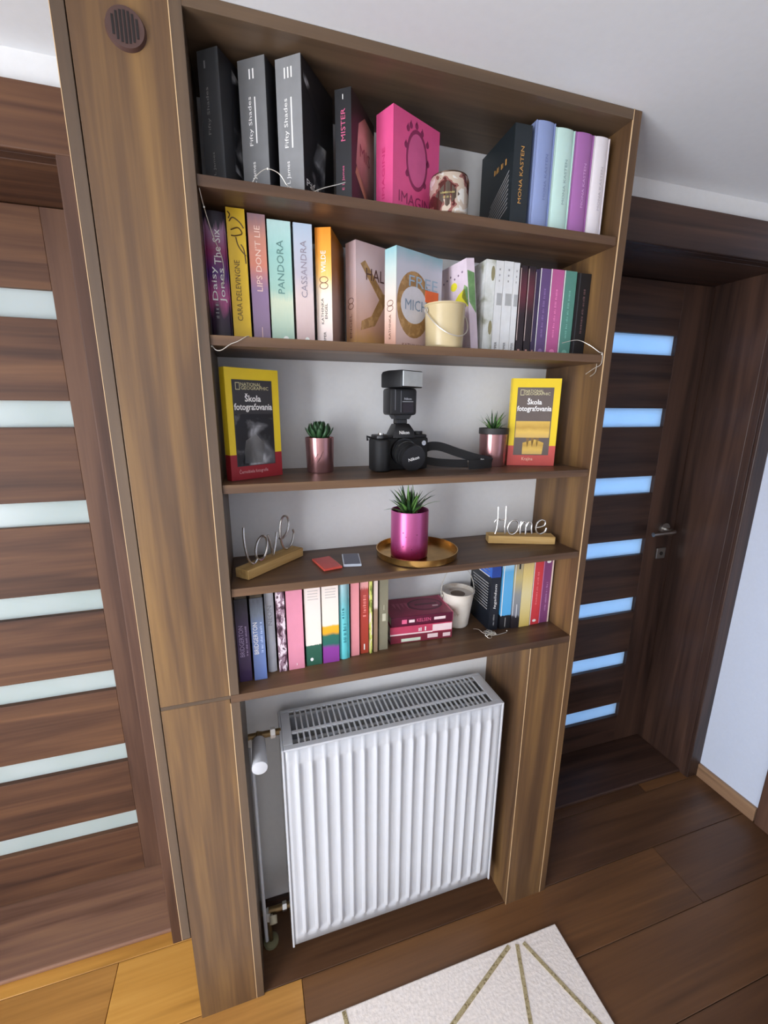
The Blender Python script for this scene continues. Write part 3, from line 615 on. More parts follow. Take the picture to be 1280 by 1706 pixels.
for nm, x0, x1, hh, m in [('thin black and dark red book, next to the thinnest white one', 0.7030, 0.7215, 0.195, PLUM), ('thin black and dark red book, second right of the white ones', 0.7245, 0.7425, 0.195, PLUM), ('very thin dark violet book, left of the purple one', 0.7445, 0.7565, 0.190, flat('dark_violet_cover', (56, 42, 72), 0.45))]:
    t = book(nm, x0, 0.070, Z2, x1 - x0, 0.13, hh, m, group=G2)
    patch(t, 'publisher_bar', flat('blush_bar', (190, 140, 130), 0.5), 'spine', 0.3, 0.6, 0.0, 0.06); patch(t, 'silver_edge', flat('pale_foil', (196, 176, 168), 0.35), 'spine', 0.0, 0.10, 0.16, 0.97)
for nm, x0, x1, hh, col, pr in [('purple paperback left of the magenta one on the second shelf', 0.7575, 0.7855, 0.1935, (98, 72, 118), (140, 110, 160)), ('magenta pink paperback with white edge on the second shelf', 0.7868, 0.8235, 0.1945, (184, 90, 142), (226, 130, 180)), ('teal green paperback with white edge on the second shelf', 0.8248, 0.8605, 0.1945, (84, 136, 122), (120, 176, 160))]:
    t = book(nm, x0, 0.070, Z2, x1 - x0, 0.13, hh, flat(nm.split(' paper')[0].replace(' ', '_'), col, 0.45, var=0.03), group=G2)
    patch(t, 'white_edge', WHITEPRINT, 'spine', 0.0, 0.07, 0, 1); on_spine(t, '~', flat('tint_%d' % pr[0], pr, 0.5), 0.5, 0.11, 0.006, x=0.5); shape(t, 'publisher_mark', flat('tint_%d' % pr[0], pr, 0.5), 'spine', ellipse(0.55, 0.05, 0.2, 0.03))
t = book('black paperback, rightmost on the second shelf', 0.8640, 0.072, Z2, 0.0405, 0.13, 0.1935, BLKC, group=G2)
on_spine(t, '~', flat('dim_print', (110, 84, 86), 0.5), 0.55, 0.10, 0.006, x=0.6); patch(t, 'spine_crease', flat('smoke_grey_print', (62, 64, 68), 0.5), 'spine', 0.18, 0.24, 0, 1)

# --- third shelf: two photography handbooks standing face out
NGY = flat('handbook_yellow', (232, 200, 40), 0.4, var=0.02)
def handbook(label, N, phi, red, photo, back, foot, foot_col):
    t = rot_book(label, N, phi, Z3, 0.019, 0.126, 0.227, NGY, group='photography handbooks')
    patch(t, 'red_band', red, 'cover', 0, 1, 0, 0.235); patch(t, 'red_band', red, 'spine', 0, 1, 0, 0.235)
    patch(t, 'photo_panel', back, 'cover', 0.115, 0.86, 0.125, 0.90, off=0.0006)
    for o in photo: shape(t, 'photo', o[0], 'cover', o[1], off=0.0008)
    for bx in ((0.175, 0.183, 0.815, 0.875), (0.245, 0.253, 0.815, 0.875), (0.175, 0.253, 0.870, 0.876), (0.175, 0.253, 0.812, 0.818)):
        patch(t, 'logo_frame', flat('pale_logo', (214, 206, 160), 0.5), 'cover', *bx, off=0.0009)
    LG = flat('pale_logo', (214, 206, 160), 0.5)
    on_cover(t, 'NATIONAL', LG, 0.46, 0.861, 0.048, 0.0068, off=0.001); on_cover(t, 'GEOGRAPHIC', LG, 0.53, 0.829, 0.065, 0.0068, off=0.001)
    on_cover(t, 'Škola', WHITEPRINT, 0.48, 0.745, 0.038, 0.0165, off=0.001, bold=0.022); on_cover(t, 'fotografovania', WHITEPRINT, 0.485, 0.655, 0.090, 0.0175, off=0.001, bold=0.022)
    on_cover(t, foot, foot_col, 0.42, 0.075, min(0.07, 0.0042 * len(foot)), 0.0115, off=0.001)
    return t
t = handbook('yellow-bordered photography handbook with black and white photo, at the left end of its shelf', (0.0345, 0.0455), 31.6, flat('deep_red_band', (150, 34, 42), 0.45),
    [(PHOTO_BW, [(0.13, 0.13), (0.85, 0.13), (0.85, 0.60), (0.13, 0.60)]), (flat('pale_photo_grey', (176, 174, 172), 0.5), [(0.22, 0.15), (0.60, 0.15), (0.66, 0.32), (0.5, 0.42), (0.3, 0.36)])],
    flat('handbook_charcoal', (56, 54, 56), 0.45), 'Černobiela fotografia', flat('pink_white_print', (226, 170, 170), 0.5))
SAND = grad('sand_landscape', [(0.0, (206, 170, 96)), (0.35, (222, 184, 90)), (0.6, (190, 150, 66)), (1.0, (214, 176, 84))], amt=0.1, nscale=4)
t = handbook('yellow-bordered photography handbook with sandy landscape photo, at the right end of its shelf', (0.741, 0.1275), -19.6, flat('coral_red_band', (200, 86, 78), 0.45),
    [(SAND, [(0.13, 0.33), (0.84, 0.33), (0.84, 0.52), (0.13, 0.52)]), (SAND, [(0.30, 0.135), (0.72, 0.135), (0.74, 0.27), (0.55, 0.31), (0.3, 0.27)])] +
    [(flat('rock_brown', (130, 100, 60), 0.5), [(0.36 + 0.1 * i, 0.33), (0.40 + 0.1 * i, 0.22), (0.44 + 0.1 * i, 0.33)]) for i in range(3)],
    flat('handbook_taupe', (100, 88, 82), 0.45), 'Krajina', flat('peach_print', (244, 204, 176), 0.5))

# --- lowest shelf
G5 = 'books on the lowest shelf'
def plain(label, x0, x1, y, mat, hh=0.207, W_=0.13, **k):
    return book(label, x0, y, Z5, x1 - x0, W_, hh, mat, group=G5, **k)
PUR = grad('dusk_purple_print', [(0.0, (66, 46, 84)), (0.6, (72, 52, 88)), (0.82, (52, 44, 62)), (1.0, (24, 22, 30))], amt=0.06)
t = plain('dark purple paperback with grey capital title, first on the lowest shelf', 0.0180, 0.0455, 0.044, PUR)
on_spine(t, 'BRIDGERTON', flat('lilac_print', (176, 158, 190), 0.5), 0.50, 0.078, 0.010, x=0.36); on_spine(t, '~', flat('lilac_print', (176, 158, 190), 0.5), 0.50, 0.075, 0.004, x=0.74)
BLU = grad('steel_blue_print', [(0.0, (98, 118, 172)), (0.6, (110, 132, 176)), (0.8, (104, 112, 124)), (1.0, (70, 72, 80))], amt=0.06)
t = plain('steel blue paperback with white capital title, second on the lowest shelf', 0.0507, 0.0790, 0.0415, BLU)
on_spine(t, 'BRIDGERTON', WHITEPRINT, 0.52, 0.080, 0.010, x=0.30); on_spine(t, '~', flat('ice_print', (180, 196, 226), 0.5), 0.52, 0.075, 0.006, x=0.74)
t = plain('pale grey hardback with rounded spine beside the steel blue one', 0.0833, 0.1032, 0.0645, flat('pale_grey_cover', (198, 200, 206), 0.5), rounded=True)
on_spine(t, 'NEON', flat('soft_grey_print', (150, 150, 156), 0.5), 0.72, 0.05, 0.010, off=0.0014)
t = plain('thin book with mottled plum and white spine on the lowest shelf', 0.1080, 0.1275, 0.0585, blotch('plum_white_mottle', [(0.0, (70, 42, 56)), (0.42, (150, 120, 134)), (0.52, (226, 210, 216)), (0.66, (90, 62, 78))], scale=90, stretch=(1, 1, 0.5)))
t = plain('wide plain rose pink book on the lowest shelf', 0.1312, 0.1690, 0.0595, flat('rose_pink_cover', (214, 136, 156), 0.55, var=0.03)); patch(t, 'print_mark', WHITEPRINT, 'spine', 0.5, 0.53, 0.05, 0.075)
CRG = grad('cream_green_print', [(0.0, (46, 92, 74)), (0.262, (46, 92, 74)), (0.27, (232, 222, 208)), (1.0, (230, 214, 206))], amt=0.012)
t = plain('cream book with dark green foot on the lowest shelf', 0.1743, 0.2125, 0.064, CRG); marks(t, 'spine', flat('faint_grey_print', (196, 186, 180), 0.5), 4, 0.2, 0.85, 0.95, 0.035, h=0.012); shape(t, 'publisher_mark', WHITEPRINT, 'spine', ellipse(0.35, 0.08, 0.1, 0.022))
CRM = grad('cream_purple_print', [(0.0, (140, 62, 150)), (0.20, (140, 62, 150)), (0.25, (40, 102, 92)), (0.36, (44, 106, 88)), (0.40, (240, 168, 30)), (0.48, (240, 172, 40)), (0.50, (232, 222, 206)), (1.0, (232, 218, 208))], amt=0.02, nscale=2)
t = plain('cream book with yellow, green and purple painted foot on the lowest shelf', 0.2158, 0.2562, 0.0635, CRM); marks(t, 'spine', flat('faint_grey_print', (196, 186, 180), 0.5), 4, 0.2, 0.85, 0.95, 0.035, h=0.012)
TEAL = grad('turquoise_print', [(0.0, (96, 196, 200)), (0.6, (100, 186, 190)), (0.78, (120, 176, 180)), (1.0, (160, 190, 196))], amt=0.06)
t = plain('turquoise hardback with dark script, between cream and pink ones on the lowest shelf', 0.2590, 0.2838, 0.0685, TEAL, rounded=True); on_spine(t, '~', flat('deep_teal_print', (40, 110, 120), 0.5), 0.62, 0.03, 0.006, x=0.35, off=0.0014); on_spine(t, '~', flat('deep_teal_print', (40, 110, 120), 0.5), 0.35, 0.05, 0.008, off=0.0014, shear=0.3)
t = plain('slim salmon pink book right of the turquoise one', 0.2898, 0.3112, 0.0755, flat('salmon_pink_cover', (218, 140, 144), 0.55, var=0.03))
REDB = grad('brick_red_print', [(0.0, (160, 62, 44)), (0.6, (166, 56, 46)), (0.86, (160, 66, 60)), (0.90, (214, 150, 146)), (1.0, (220, 160, 158))], amt=0.04, nscale=14)
t = plain('brick red book with pale pink top on the lowest shelf', 0.3150, 0.3362, 0.0795, REDB); on_spine(t, '~', flat('pale_rose_print', (220, 130, 120), 0.5), 0.65, 0.06, 0.009, shear=0.3); patch(t, 'publisher_bar', WHITEPRINT, 'spine', 0.42, 0.56, 0.05, 0.13)
t = plain('very thin book with pale pink and lime green speckled spine', 0.3388, 0.3448, 0.0740, blotch('lime_speckle', [(0.0, (120, 130, 60)), (0.42, (206, 206, 110)), (0.54, (232, 212, 200))], scale=120, stretch=(1, 1, 0.3)))
TAN = grad('tan_white_print', [(0.0, (150, 122, 98)), (0.58, (146, 118, 94)), (0.62, (220, 200, 188)), (1.0, (214, 194, 184))], amt=0.03)
t = plain('thin tan book with whitish top half on the lowest shelf', 0.3502, 0.3605, 0.0775, TAN)
t = plain('grey-green book with pale label, beside the stack of magenta books', 0.3662, 0.3898, 0.0820, flat('grey_green_cover', (128, 122, 100), 0.6)); patch(t, 'spine_label', flat('pale_label', (190, 184, 160), 0.5), 'spine', 0.35, 0.75, 0.40, 0.50); patch(t, 'print_mark', flat('pale_label', (190, 184, 160), 0.5), 'spine', 0.5, 0.56, 0.55, 0.62)

# stack of three magenta books lying flat, spines to the front
def lying(label, z, T_, cover, spine, x=0.4035, y=0.1005, W_=0.112, L_=0.177, rz=-3.5):
    t = tag(empty('book', (x, y, z), math.radians(rz)), label, 'book', 'stacked magenta books')
    B().box(0, L_, 0.0015, W_, 0, 0.001).box(0, L_, 0.0015, W_, T_ - 0.001, T_).build('cover', cover, t)
    B().box(0, L_, 0, 0.002, 0, T_).build('spine', spine, t); B().box(0.001, L_ - 0.001, 0.002, W_ - 0.001, 0.001, T_ - 0.001).build('pages', PAGES, t); return t
MAG = flat('magenta_cover', (146, 38, 74), 0.4, var=0.1); MAR = flat('dark_maroon_cover', (84, 18, 44), 0.4); PNK = flat('pink_band', (220, 100, 136), 0.45); PALEB = flat('pale_band', (232, 206, 206), 0.5)
t = lying('dark red book with pale label blocks on its spine, bottom of the magenta stack', Z5, 0.0245, MAG, flat('wine_spine', (122, 40, 56), 0.45), x=0.404)
part('spine_label', flat('mint_label', (206, 216, 196), 0.5), t, 0.03, 0.085, -0.0004, 0.001, 0.003, 0.012); part('spine_label', PALEB, t, 0.105, 0.135, -0.0004, 0.001, 0.006, 0.018); part('spine_label', PALEB, t, 0.15, 0.172, -0.0004, 0.001, 0.005, 0.016)
t = lying('magenta book with pale pink spine script, middle of the magenta stack', Z5 + 0.0245, 0.025, MAG, flat('rose_red_spine', (186, 64, 92), 0.45), x=0.402, y=0.099, rz=-4)
part('spine_band', PALEB, t, 0.12, 0.176, -0.0004, 0.001, 0.002, 0.022); part('spine_band', PALEB, t, 0.0, 0.12, -0.0004, 0.001, 0.0, 0.004); lettering('~', WHITEPRINT, t, (0.095, -0.0006, 0.013), (1, 0, 0), (0, 0, 1), 0.03, 0.012, shear=0.3)
t = lying('maroon book with oval cover ornament, top of the magenta stack', Z5 + 0.0495, 0.0265, MAG, MAR, x=0.4055, y=0.102)
part('spine_band', PNK, t, 0.03, 0.044, -0.0004, 0.001, 0.006, 0.018); part('spine_band', PALEB, t, 0.05, 0.066, -0.0004, 0.001, 0.008, 0.016); lettering('KELSEN', PNK, t, (0.092, -0.0006, 0.013), (1, 0, 0), (0, 0, 1), 0.04, 0.010); part('spine_band', PALEB, t, 0.122, 0.155, -0.0004, 0.001, 0.009, 0.017)
B().prism(ellipse(0.115, 0.062, 0.052, 0.036), 0.0265, 0.0268).build('oval_rim', MAR, t); B().prism(ellipse(0.115, 0.062, 0.046, 0.030), 0.0265, 0.0271).build('oval_field', flat('mulberry_field', (128, 34, 70), 0.4), t)
B().box(0.085, 0.15, 0.058, 0.066, 0.0268, 0.0274).build('title_bar', MAR, t); part('title_bar', PALEB, t, 0.133, 0.150, 0.045, 0.05, 0.0268, 0.0274)
for i in range(4): B().prism([(0.02 + 0.012 * i, 0.08), (0.026 + 0.012 * i, 0.045 - 0.01 * (i % 2)), (0.03 + 0.012 * i, 0.08)], 0.0265, 0.0269).build('light_streak', flat('rose_streak', (180, 80, 110), 0.4), t)
part('fore_edge', PNK, t, 0.174, 0.1775, 0.0, 0.112, 0.0, 0.0266)

# right-hand group
t = plain('thick black book with blue top and white back-cover text, on the lowest shelf', 0.6975, 0.7255, 0.0915, flat('ink_black_cover', (22, 26, 34), 0.4), rz=math.radians(-2))
BLUP = flat('royal_blue_print', (44, 96, 190), 0.4)
patch(t, 'blue_top', BLUP, 'back', 0, 1, 0.78, 1.0); patch(t, 'blue_top', flat('deep_blue_print', (36, 64, 140), 0.4), 'spine', 0, 1, 0.78, 1.0)
marks(t, 'back', WHITEPRINT, 3, 0.1, 0.9, 0.86, 0.045, h=0.018); marks(t, 'back', GREYPRINT, 10, 0.12, 0.85, 0.66, 0.042, h=0.014)
on_spine(t, 'legalidom', WHITEPRINT, 0.50, 0.075, 0.010, x=0.55, shear=0.2); on_spine(t, '~', GREYPRINT, 0.15, 0.035, 0.005, x=0.5)
SKY = grad('sky_blue_print', [(0.0, (26, 26, 30)), (0.20, (26, 26, 30)), (0.21, (84, 164, 214)), (0.85, (92, 164, 210)), (0.95, (170, 206, 226)), (1.0, (150, 190, 214))], amt=0.012)
t = plain('sky blue book with black foot on the lowest shelf', 0.7320, 0.7648, 0.0870, SKY); patch(t, 'pale_edge', WHITEPRINT, 'spine', 0.0, 0.07, 0.2, 1); patch(t, 'print_mark', GREYPRINT, 'spine', 0.45, 0.52, 0.03, 0.17)
GRY = grad('grey_gold_print', [(0.0, (34, 28, 32)), (0.16, (36, 30, 34)), (0.2, (122, 124, 134)), (0.5, (140, 142, 140)), (0.75, (190, 172, 112)), (1.0, (150, 140, 120))], amt=0.05)
t = plain('grey and sand-coloured book with dark foot, between blue and yellow ones', 0.7665, 0.7918, 0.0825, GRY); patch(t, 'pale_edge', WHITEPRINT, 'spine', 0.0, 0.06, 0.2, 1); patch(t, 'print_mark', WHITEPRINT, 'spine', 0.5, 0.56, 0.16, 0.36); patch(t, 'print_mark', BLACKPRINT, 'spine', 0.45, 0.65, 0.88, 0.98)
t = plain('pale yellow book left of the red one on the lowest shelf', 0.7930, 0.8275, 0.0830, grad('straw_print', [(0.0, (206, 180, 96)), (0.5, (214, 200, 150)), (0.8, (212, 188, 116)), (1.0, (190, 164, 110))], amt=0.05))
t = plain('scarlet red book with white edge on the lowest shelf', 0.8305, 0.8618, 0.0855, flat('scarlet_cover', (196, 58, 64), 0.4)); patch(t, 'white_edge', WHITEPRINT, 'spine', 0.0, 0.08, 0, 1); on_spine(t, '~', flat('light_red_print', (226, 120, 124), 0.5), 0.55, 0.10, 0.006); shape(t, 'publisher_mark', WHITEPRINT, 'spine', ellipse(0.5, 0.06, 0.2, 0.02))
t = plain('purple book with pink edge, rightmost on the lowest shelf', 0.8640, 0.8985, 0.0880, flat('plum_purple_cover', (124, 66, 112), 0.45)); patch(t, 'pink_edge', flat('rose_edge', (214, 140, 190), 0.5), 'spine', 0.0, 0.08, 0, 1); patch(t, 'cream_edge', flat('cream_edge', (226, 204, 190), 0.5), 'spine', 0.86, 1.0, 0, 1); on_spine(t, '~', flat('light_plum_print', (180, 130, 176), 0.5), 0.4, 0.09, 0.006); shape(t, 'publisher_mark', WHITEPRINT, 'spine', ellipse(0.5, 0.93, 0.2, 0.02))

# ------------------------------------------------------------------ candle tin, pails
TINM = blotch('marbled_foil', [(0.0, (96, 50, 46)), (0.44, (160, 104, 96)), (0.50, (214, 196, 176)), (0.60, (236, 232, 222)), (0.68, (150, 96, 88))], scale=26, rough=0.25, metal=0.55)
t = tag(empty('candle_tin', (0.5015, 0.0460, Z1)), 'small marbled rose-gold candle tin beside the hot pink book', 'candle')
B().lathe([(0.0, 0.0), (0.038, 0.0), (0.0405, 0.003), (0.0405, 0.066), (0.0385, 0.0715), (0.0, 0.0715)], n=40).build('tin', TINM, t, smooth=True)
B().lathe([(0.0, 0.0715), (0.0355, 0.0715), (0.0375, 0.0745), (0.034, 0.0765), (0.0, 0.0765)], n=40).build('lid', flat('dark_tin_rim', (96, 78, 66), 0.35, 0.7), t, smooth=True)
# diamond label wrapped on the side that faces the room
fc = math.radians(-134 + 15)
def wrap(u, z_, r=0.0409): a = fc + u / 0.0405; return (r * math.cos(a), r * math.sin(a), z_)
lab = [(-0.026, 0.033), (-0.013, 0.0215), (0, 0.010), (0.013, 0.0215), (0.026, 0.033), (0.013, 0.0445), (0, 0.056), (-0.013, 0.0445)]
k = len(lab); o = B().add([wrap(0, 0.033)] + [wrap(u, z_) for u, z_ in lab] + [wrap(-0.013, 0.033), wrap(0.013, 0.033)],
    [(9, 1, 2), (9, 2, 0), (0, 2, 3), (0, 3, 4), (10, 0, 4), (10, 4, 5), (10, 5, 6), (10, 6, 0), (0, 6, 7), (0, 7, 8), (9, 0, 8), (9, 8, 1)]).build('label', flat('umber_label', (72, 56, 44), 0.5), t)
nrm = Vector((math.cos(fc), math.sin(fc), 0)); rt = Vector((-math.sin(fc), math.cos(fc), 0))
lettering('~', flat('khaki_print', (176, 160, 100), 0.5), t, nrm * 0.0412 + Vector((0, 0, 0.035)), rt, (0, 0, 1), 0.026, 0.004); lettering('~', MATS['khaki_print'], t, nrm * 0.0412 + Vector((0, 0, 0.027)), rt, (0, 0, 1), 0.016, 0.004)
# folded yellow card behind the tin
t = tag(B().prism([(0.0, 0.0), (0.026, 0.0), (0.012, 0.060), (0.009, 0.064)], 0.0, 0.004, lambda a, b_, c: (a, c, b_)).build('yellow_card', flat('mustard_card', (214, 186, 60), 0.6)), 'small yellow pointed card standing behind the candle tin', 'card')
t.location = (0.585, 0.155, Z1)

def pail(label, loc, r0, r1, h, mat, up, bail_ang, deco=None):
    t = tag(empty('small_pail', loc), label, 'pail', 'little enamel candle pails')
    B().lathe([(0.0, 0.0), (r0 * 0.93, 0.0), (r0, 0.004), (r0, 0.006), (r1, h - 0.004), (r1 + 0.0022, h - 0.002), (r1 + 0.0022, h), (r1 - 0.002, h), (r1 - 0.004, h - 0.012), (0, h - 0.013)], n=40).build('bucket', mat, t, smooth=True)
    B().lathe([(0, 0), (r1 - 0.0045, 0.0)], (0, 0, h - 0.0125), 32).build('wax', flat('wax_' + ('brown' if up else 'cream'), (110, 92, 76) if up else (220, 206, 176), 0.6), t)
    a = math.radians(bail_ang); d = Vector((math.cos(a), math.sin(a), 0)); nn = Vector((-d.y, d.x, 0))
    zl = h - 0.014
    WIRE = flat('pale_wire', (206, 200, 188), 0.35, 0.6)
    for s in (-1, 1):
        p = d * s * (r1 + 0.003); B().tube([(p + d * s * 0.001 + Vector((nn.x * 0.005 * math.cos(q), nn.y * 0.005 * math.cos(q), zl + 0.005 * math.sin(q)))) for q in [2 * PI * i / 12 for i in range(12)]], 0.0012, n=6, closed=True).build('lug', WIRE, t, smooth=True)
    pts = []
    for i in range(17):
        q = PI * i / 16; x_ = -math.cos(q) * (r1 + 0.006)
        drop = math.sin(q) * (0.085 if up else 0.055)
        off = nn * (0.010 * math.sin(q)) if up else nn * (-(r1 + 0.008) * math.sin(q))
        pts.append(d * x_ + off + Vector((0, 0, zl + (drop if up else -drop))))
    B().tube(pts, 0.0013, n=6).build('handle', WIRE, t, smooth=True)
    return t
CREAM = flat('cream_enamel', (190, 172, 132), 0.25, var=0.05, nscale=20)
t = pail('cream enamel pail with wire handle on the second shelf before the books', (0.5035, 0.0475, Z2), 0.0415, 0.044, 0.090, CREAM, False, 8)
SPK = blotch('rust_spotted_enamel', [(0.0, (112, 78, 58)), (0.30, (160, 136, 116)), (0.40, (206, 196, 182)), (0.6, (214, 206, 194))], scale=22, rough=0.4, sharp=False)
t = pail('whitish pail with brown stain and raised wire handle on the lowest shelf', (0.6285, 0.1570, Z5), 0.034, 0.0465, 0.108, SPK, True, -3)

# ------------------------------------------------------------------ plants
LEAFD = flat('dark_succulent_green', (44, 78, 44), 0.45, var=0.2, nscale=60); LEAFG = flat('spiky_leaf_green', (96, 140, 66), 0.45, var=0.25, nscale=50); LEAFK = flat('deep_leaf_green', (46, 76, 40), 0.45, var=0.25, nscale=50)
def leaf_mesh(name, L_, w_, curl, thick, mat, tip=0.15, segs=5):
    vs, fs = [], []
    for i in range(segs + 1):
        s = i / segs; wd = w_ * (0.55 + 0.9 * s) * (1 - s) ** 0.55 if tip > 0.3 else w_ * (1 - s) ** 0.8
        if i == segs: wd = w_ * 0.03
        x_ = L_ * s * math.cos(curl * s); z_ = L_ * s * math.sin(curl * s)
        vs += [(x_, -wd, z_), (x_, 0, z_ - thick * (1 - s)), (x_, wd, z_), (x_, 0, z_ + thick * 0.4 * (1 - s))]
    for i in range(segs):
        for j in range(4): fs.append((i * 4 + j, i * 4 + (j + 1) % 4, i * 4 + 4 + (j + 1) % 4, i * 4 + 4 + j))
    fs += [(0, 3, 2, 1), tuple(segs * 4 + q for q in range(4))]
    me = B().add(vs, fs).mesh(name); me.materials.append(mat)
    for p in me.polygons: p.use_smooth = True
    return me
def add_leaf(me, parent, loc, az, el, scale=1.0):
    o = bpy.data.objects.new('leaf', me); COL.objects.link(o); o.parent = parent
    o.rotation_euler = (0, -el, az); o.location = loc; o.scale = (scale,) * 3; return o
ROSE = flat('rose_gold_foil', (172, 126, 126), 0.22, 0.85, var=0.05, nscale=60)
SOIL = flat('dark_potting', (50, 38, 26), 0.9, var=0.3, nscale=150)
# succulent
t = tag(empty('potted_succulent', (0.2335, 0.140, Z3)), 'dark green succulent in rose gold pot, beside the left photography handbook', 'plant')
B().lathe([(0, 0), (0.031, 0), (0.0315, 0.002), (0.034, 0.080), (0.034, 0.0815), (0.0325, 0.0815), (0.032, 0.074), (0, 0.074)], n=40).build('pot', ROSE, t, smooth=True)
B().lathe([(0, 0.0745), (0.0318, 0.0745)], n=24).build('soil', SOIL, t)
lm = leaf_mesh('leaf', 0.040, 0.0115, 0.45, 0.004, LEAFD, tip=0.5)
for ring, (cnt, el, sc, zz) in enumerate([(11, 0.42, 0.92, 0.079), (10, 0.68, 0.98, 0.081), (8, 0.95, 0.92, 0.085), (5, 1.25, 0.8, 0.088)]):
    for i in range(cnt): add_leaf(lm, t, (0.012 * math.cos(2 * PI * i / cnt + ring) * (1 - ring * 0.22), 0.012 * math.sin(2 * PI * i / cnt + ring) * (1 - ring * 0.22), zz), 2 * PI * i / cnt + ring * 1.0, el, sc * 0.95)
for i, (dx, dz) in enumerate(((-0.004, 0.040), (0.004, 0.036), (0.0, 0.031), (0.008, 0.045))):
    a = math.radians(-105) + dx / 0.033
    B().tube([(0.0334 * math.cos(a + 0.1 * s), 0.0334 * math.sin(a + 0.1 * s), dz + 0.006 * s) for s in (-1, -0.3, 0.4, 1)], 0.0005, n=5).build('engraved_mark', flat('dark_rose_mark', (90, 56, 58), 0.5), t)
def spiky(t, z0, ln, wd, count, mats, seed, spread=0.75):
    r = random.Random(seed); meshes = [leaf_mesh('leaf', ln, wd, c, wd * 0.25, m) for m in mats for c in (0.1, -0.2, -0.45)]
    for i in range(count):
        f_ = (i + 0.5) / count; el = 1.5 - spread * 1.25 * f_ + r.uniform(-0.1, 0.1); az = i * 2.399 + r.uniform(-0.3, 0.3)
        add_leaf(meshes[(i * 7) % len(meshes)], t, (0.006 * math.cos(az), 0.006 * math.sin(az), z0), az, el, r.uniform(0.75, 1.05) * (1.0 - 0.1 * f_))
t = tag(empty('potted_plant', (0.7000, 0.1380, Z3)), 'small spiky plant in rose gold pot with black rim, beside the camera strap', 'plant')
B().lathe([(0, 0), (0.0335, 0), (0.034, 0.002), (0.0365, 0.084), (0.0, 0.084)], n=40).build('pot', ROSE, t, smooth=True)
B().lathe([(0.0368, 0.084), (0.0385, 0.085), (0.0385, 0.0995), (0.036, 0.0995), (0.0355, 0.092), (0, 0.092)], n=40).build('rim', flat('matte_black_rim', (40, 36, 34), 0.6), t, smooth=True)
spiky(t, 0.091, 0.060, 0.0042, 38, (LEAFK, LEAFG), 4)
t = tag(empty('tray', (0.4755, 0.1065, Z4)), 'round hammered gold tray under the magenta plant pot', 'tray')
GOLD = flat('antique_gold', (196, 156, 92), 0.26, 0.95, var=0.18, nscale=35, bump=0.25)
B().lathe([(0, 0.0), (0.100, 0.0), (0.1045, 0.002), (0.106, 0.0175), (0.1065, 0.0185), (0.1045, 0.0185), (0.103, 0.004), (0.0, 0.003)], n=64).build('dish', GOLD, t, smooth=True)
t = tag(empty('potted_plant', (0.4485, 0.0925, Z4 + 0.0042)), 'spiky green plant in shiny magenta glass pot on the gold tray', 'plant')
MGP = grad('magenta_mercury_glass', [(0.0, (122, 20, 52)), (0.14, (136, 34, 74)), (0.35, (166, 72, 122)), (1.0, (178, 88, 138))], amt=0.05, nscale=14, rough=0.3)
MGP.node_tree.nodes['Principled BSDF'].inputs['Metallic'].default_value = 0.55
B().lathe([(0, 0), (0.044, 0), (0.0465, 0.002), (0.0475, 0.006), (0.0475, 0.120), (0.0468, 0.1215), (0.0455, 0.120), (0.0452, 0.105), (0, 0.105)], n=48).build('pot', MGP, t, smooth=True)
r_ = random.Random(5)
for i in range(13):
    a = math.radians(-150 + 100 * r_.random()); z_ = 0.02 + 0.08 * r_.random() * r_.random() + 0.0
    B().lathe([(0, 0.0006), (0.0012, 0.0)], (0, 0, 0), 7).build('foil_fleck', flat('fleck_dark', (96, 24, 60), 0.5), t).matrix_local = Matrix.Translation((0.0474 * math.cos(a), 0.0474 * math.sin(a), z_)) @ Matrix.Rotation(a, 4, 'Z') @ Matrix.Rotation(PI / 2, 4, 'Y') @ Matrix.Scale(r_.uniform(0.6, 1.5), 4)
B().lathe([(0, 0.1055), (0.0450, 0.1055)], n=24).build('soil', SOIL, t)
for i in range(9):
    a = i * 0.7; B().lathe([(0, 0.004), (0.003, 0.003), (0.004, 0.0), (0, -0.001)], (0.034 * math.cos(a), 0.034 * math.sin(a), 0.106), 7).build('pebble', flat('pale_pebble', (170, 150, 120), 0.7), t, smooth=True)
spiky(t, 0.106, 0.086, 0.0088, 44, (LEAFG, LEAFK), 11, spread=0.62)

# ------------------------------------------------------------------ camera with flash
ct = tag(empty('camera', (0.432, 0.128, Z3), math.radians(4)), 'black film camera with tall flash and strap, in the middle of its shelf', 'camera')
def cp(b_, nm, m, par=None, **k): return b_.build(nm, m, par or ct, **k)
cp(B().box(-0.070, 0.070, -0.018, 0.022, 0.0005, 0.080), 'body', BLACKR, bevel=0.006, smooth=True)
cp(B().box(-0.062, 0.066, -0.017, 0.021, 0.078, 0.087), 'top_plate', BLACKM, bevel=0.004, smooth=True)
cp(B().prism([(-0.078, 0.016), (-0.079, -0.030), (-0.070, -0.042), (-0.052, -0.044), (-0.040, -0.034), (-0.036, -0.012), (-0.036, 0.016)], 0.001, 0.078), 'grip', BLACKR, bevel=0.005, smooth=True)
cp(B().prism([(-0.074, 0.010), (-0.074, -0.030), (-0.060, -0.038), (-0.044, -0.030), (-0.040, 0.010)], 0.078, 0.088), 'shutter_deck', BLACKM, bevel=0.003, smooth=True)
cp(B().cyl((-0.060, -0.024, 0.087), (-0.060, -0.024, 0.092), 0.007, n=18), 'shutter_button', CHROME, smooth=True)
cp(B().cyl((0.046, 0.0, 0.086), (0.046, 0.0, 0.094), 0.013, n=24), 'mode_dial', BLACKM, smooth=True)
cp(B().tube([(-0.076, 0.0, 0.079), (-0.087, 0.0, 0.083), (-0.084, 0.004, 0.074)], 0.003, n=6), 'strap_lug', BLACKM)
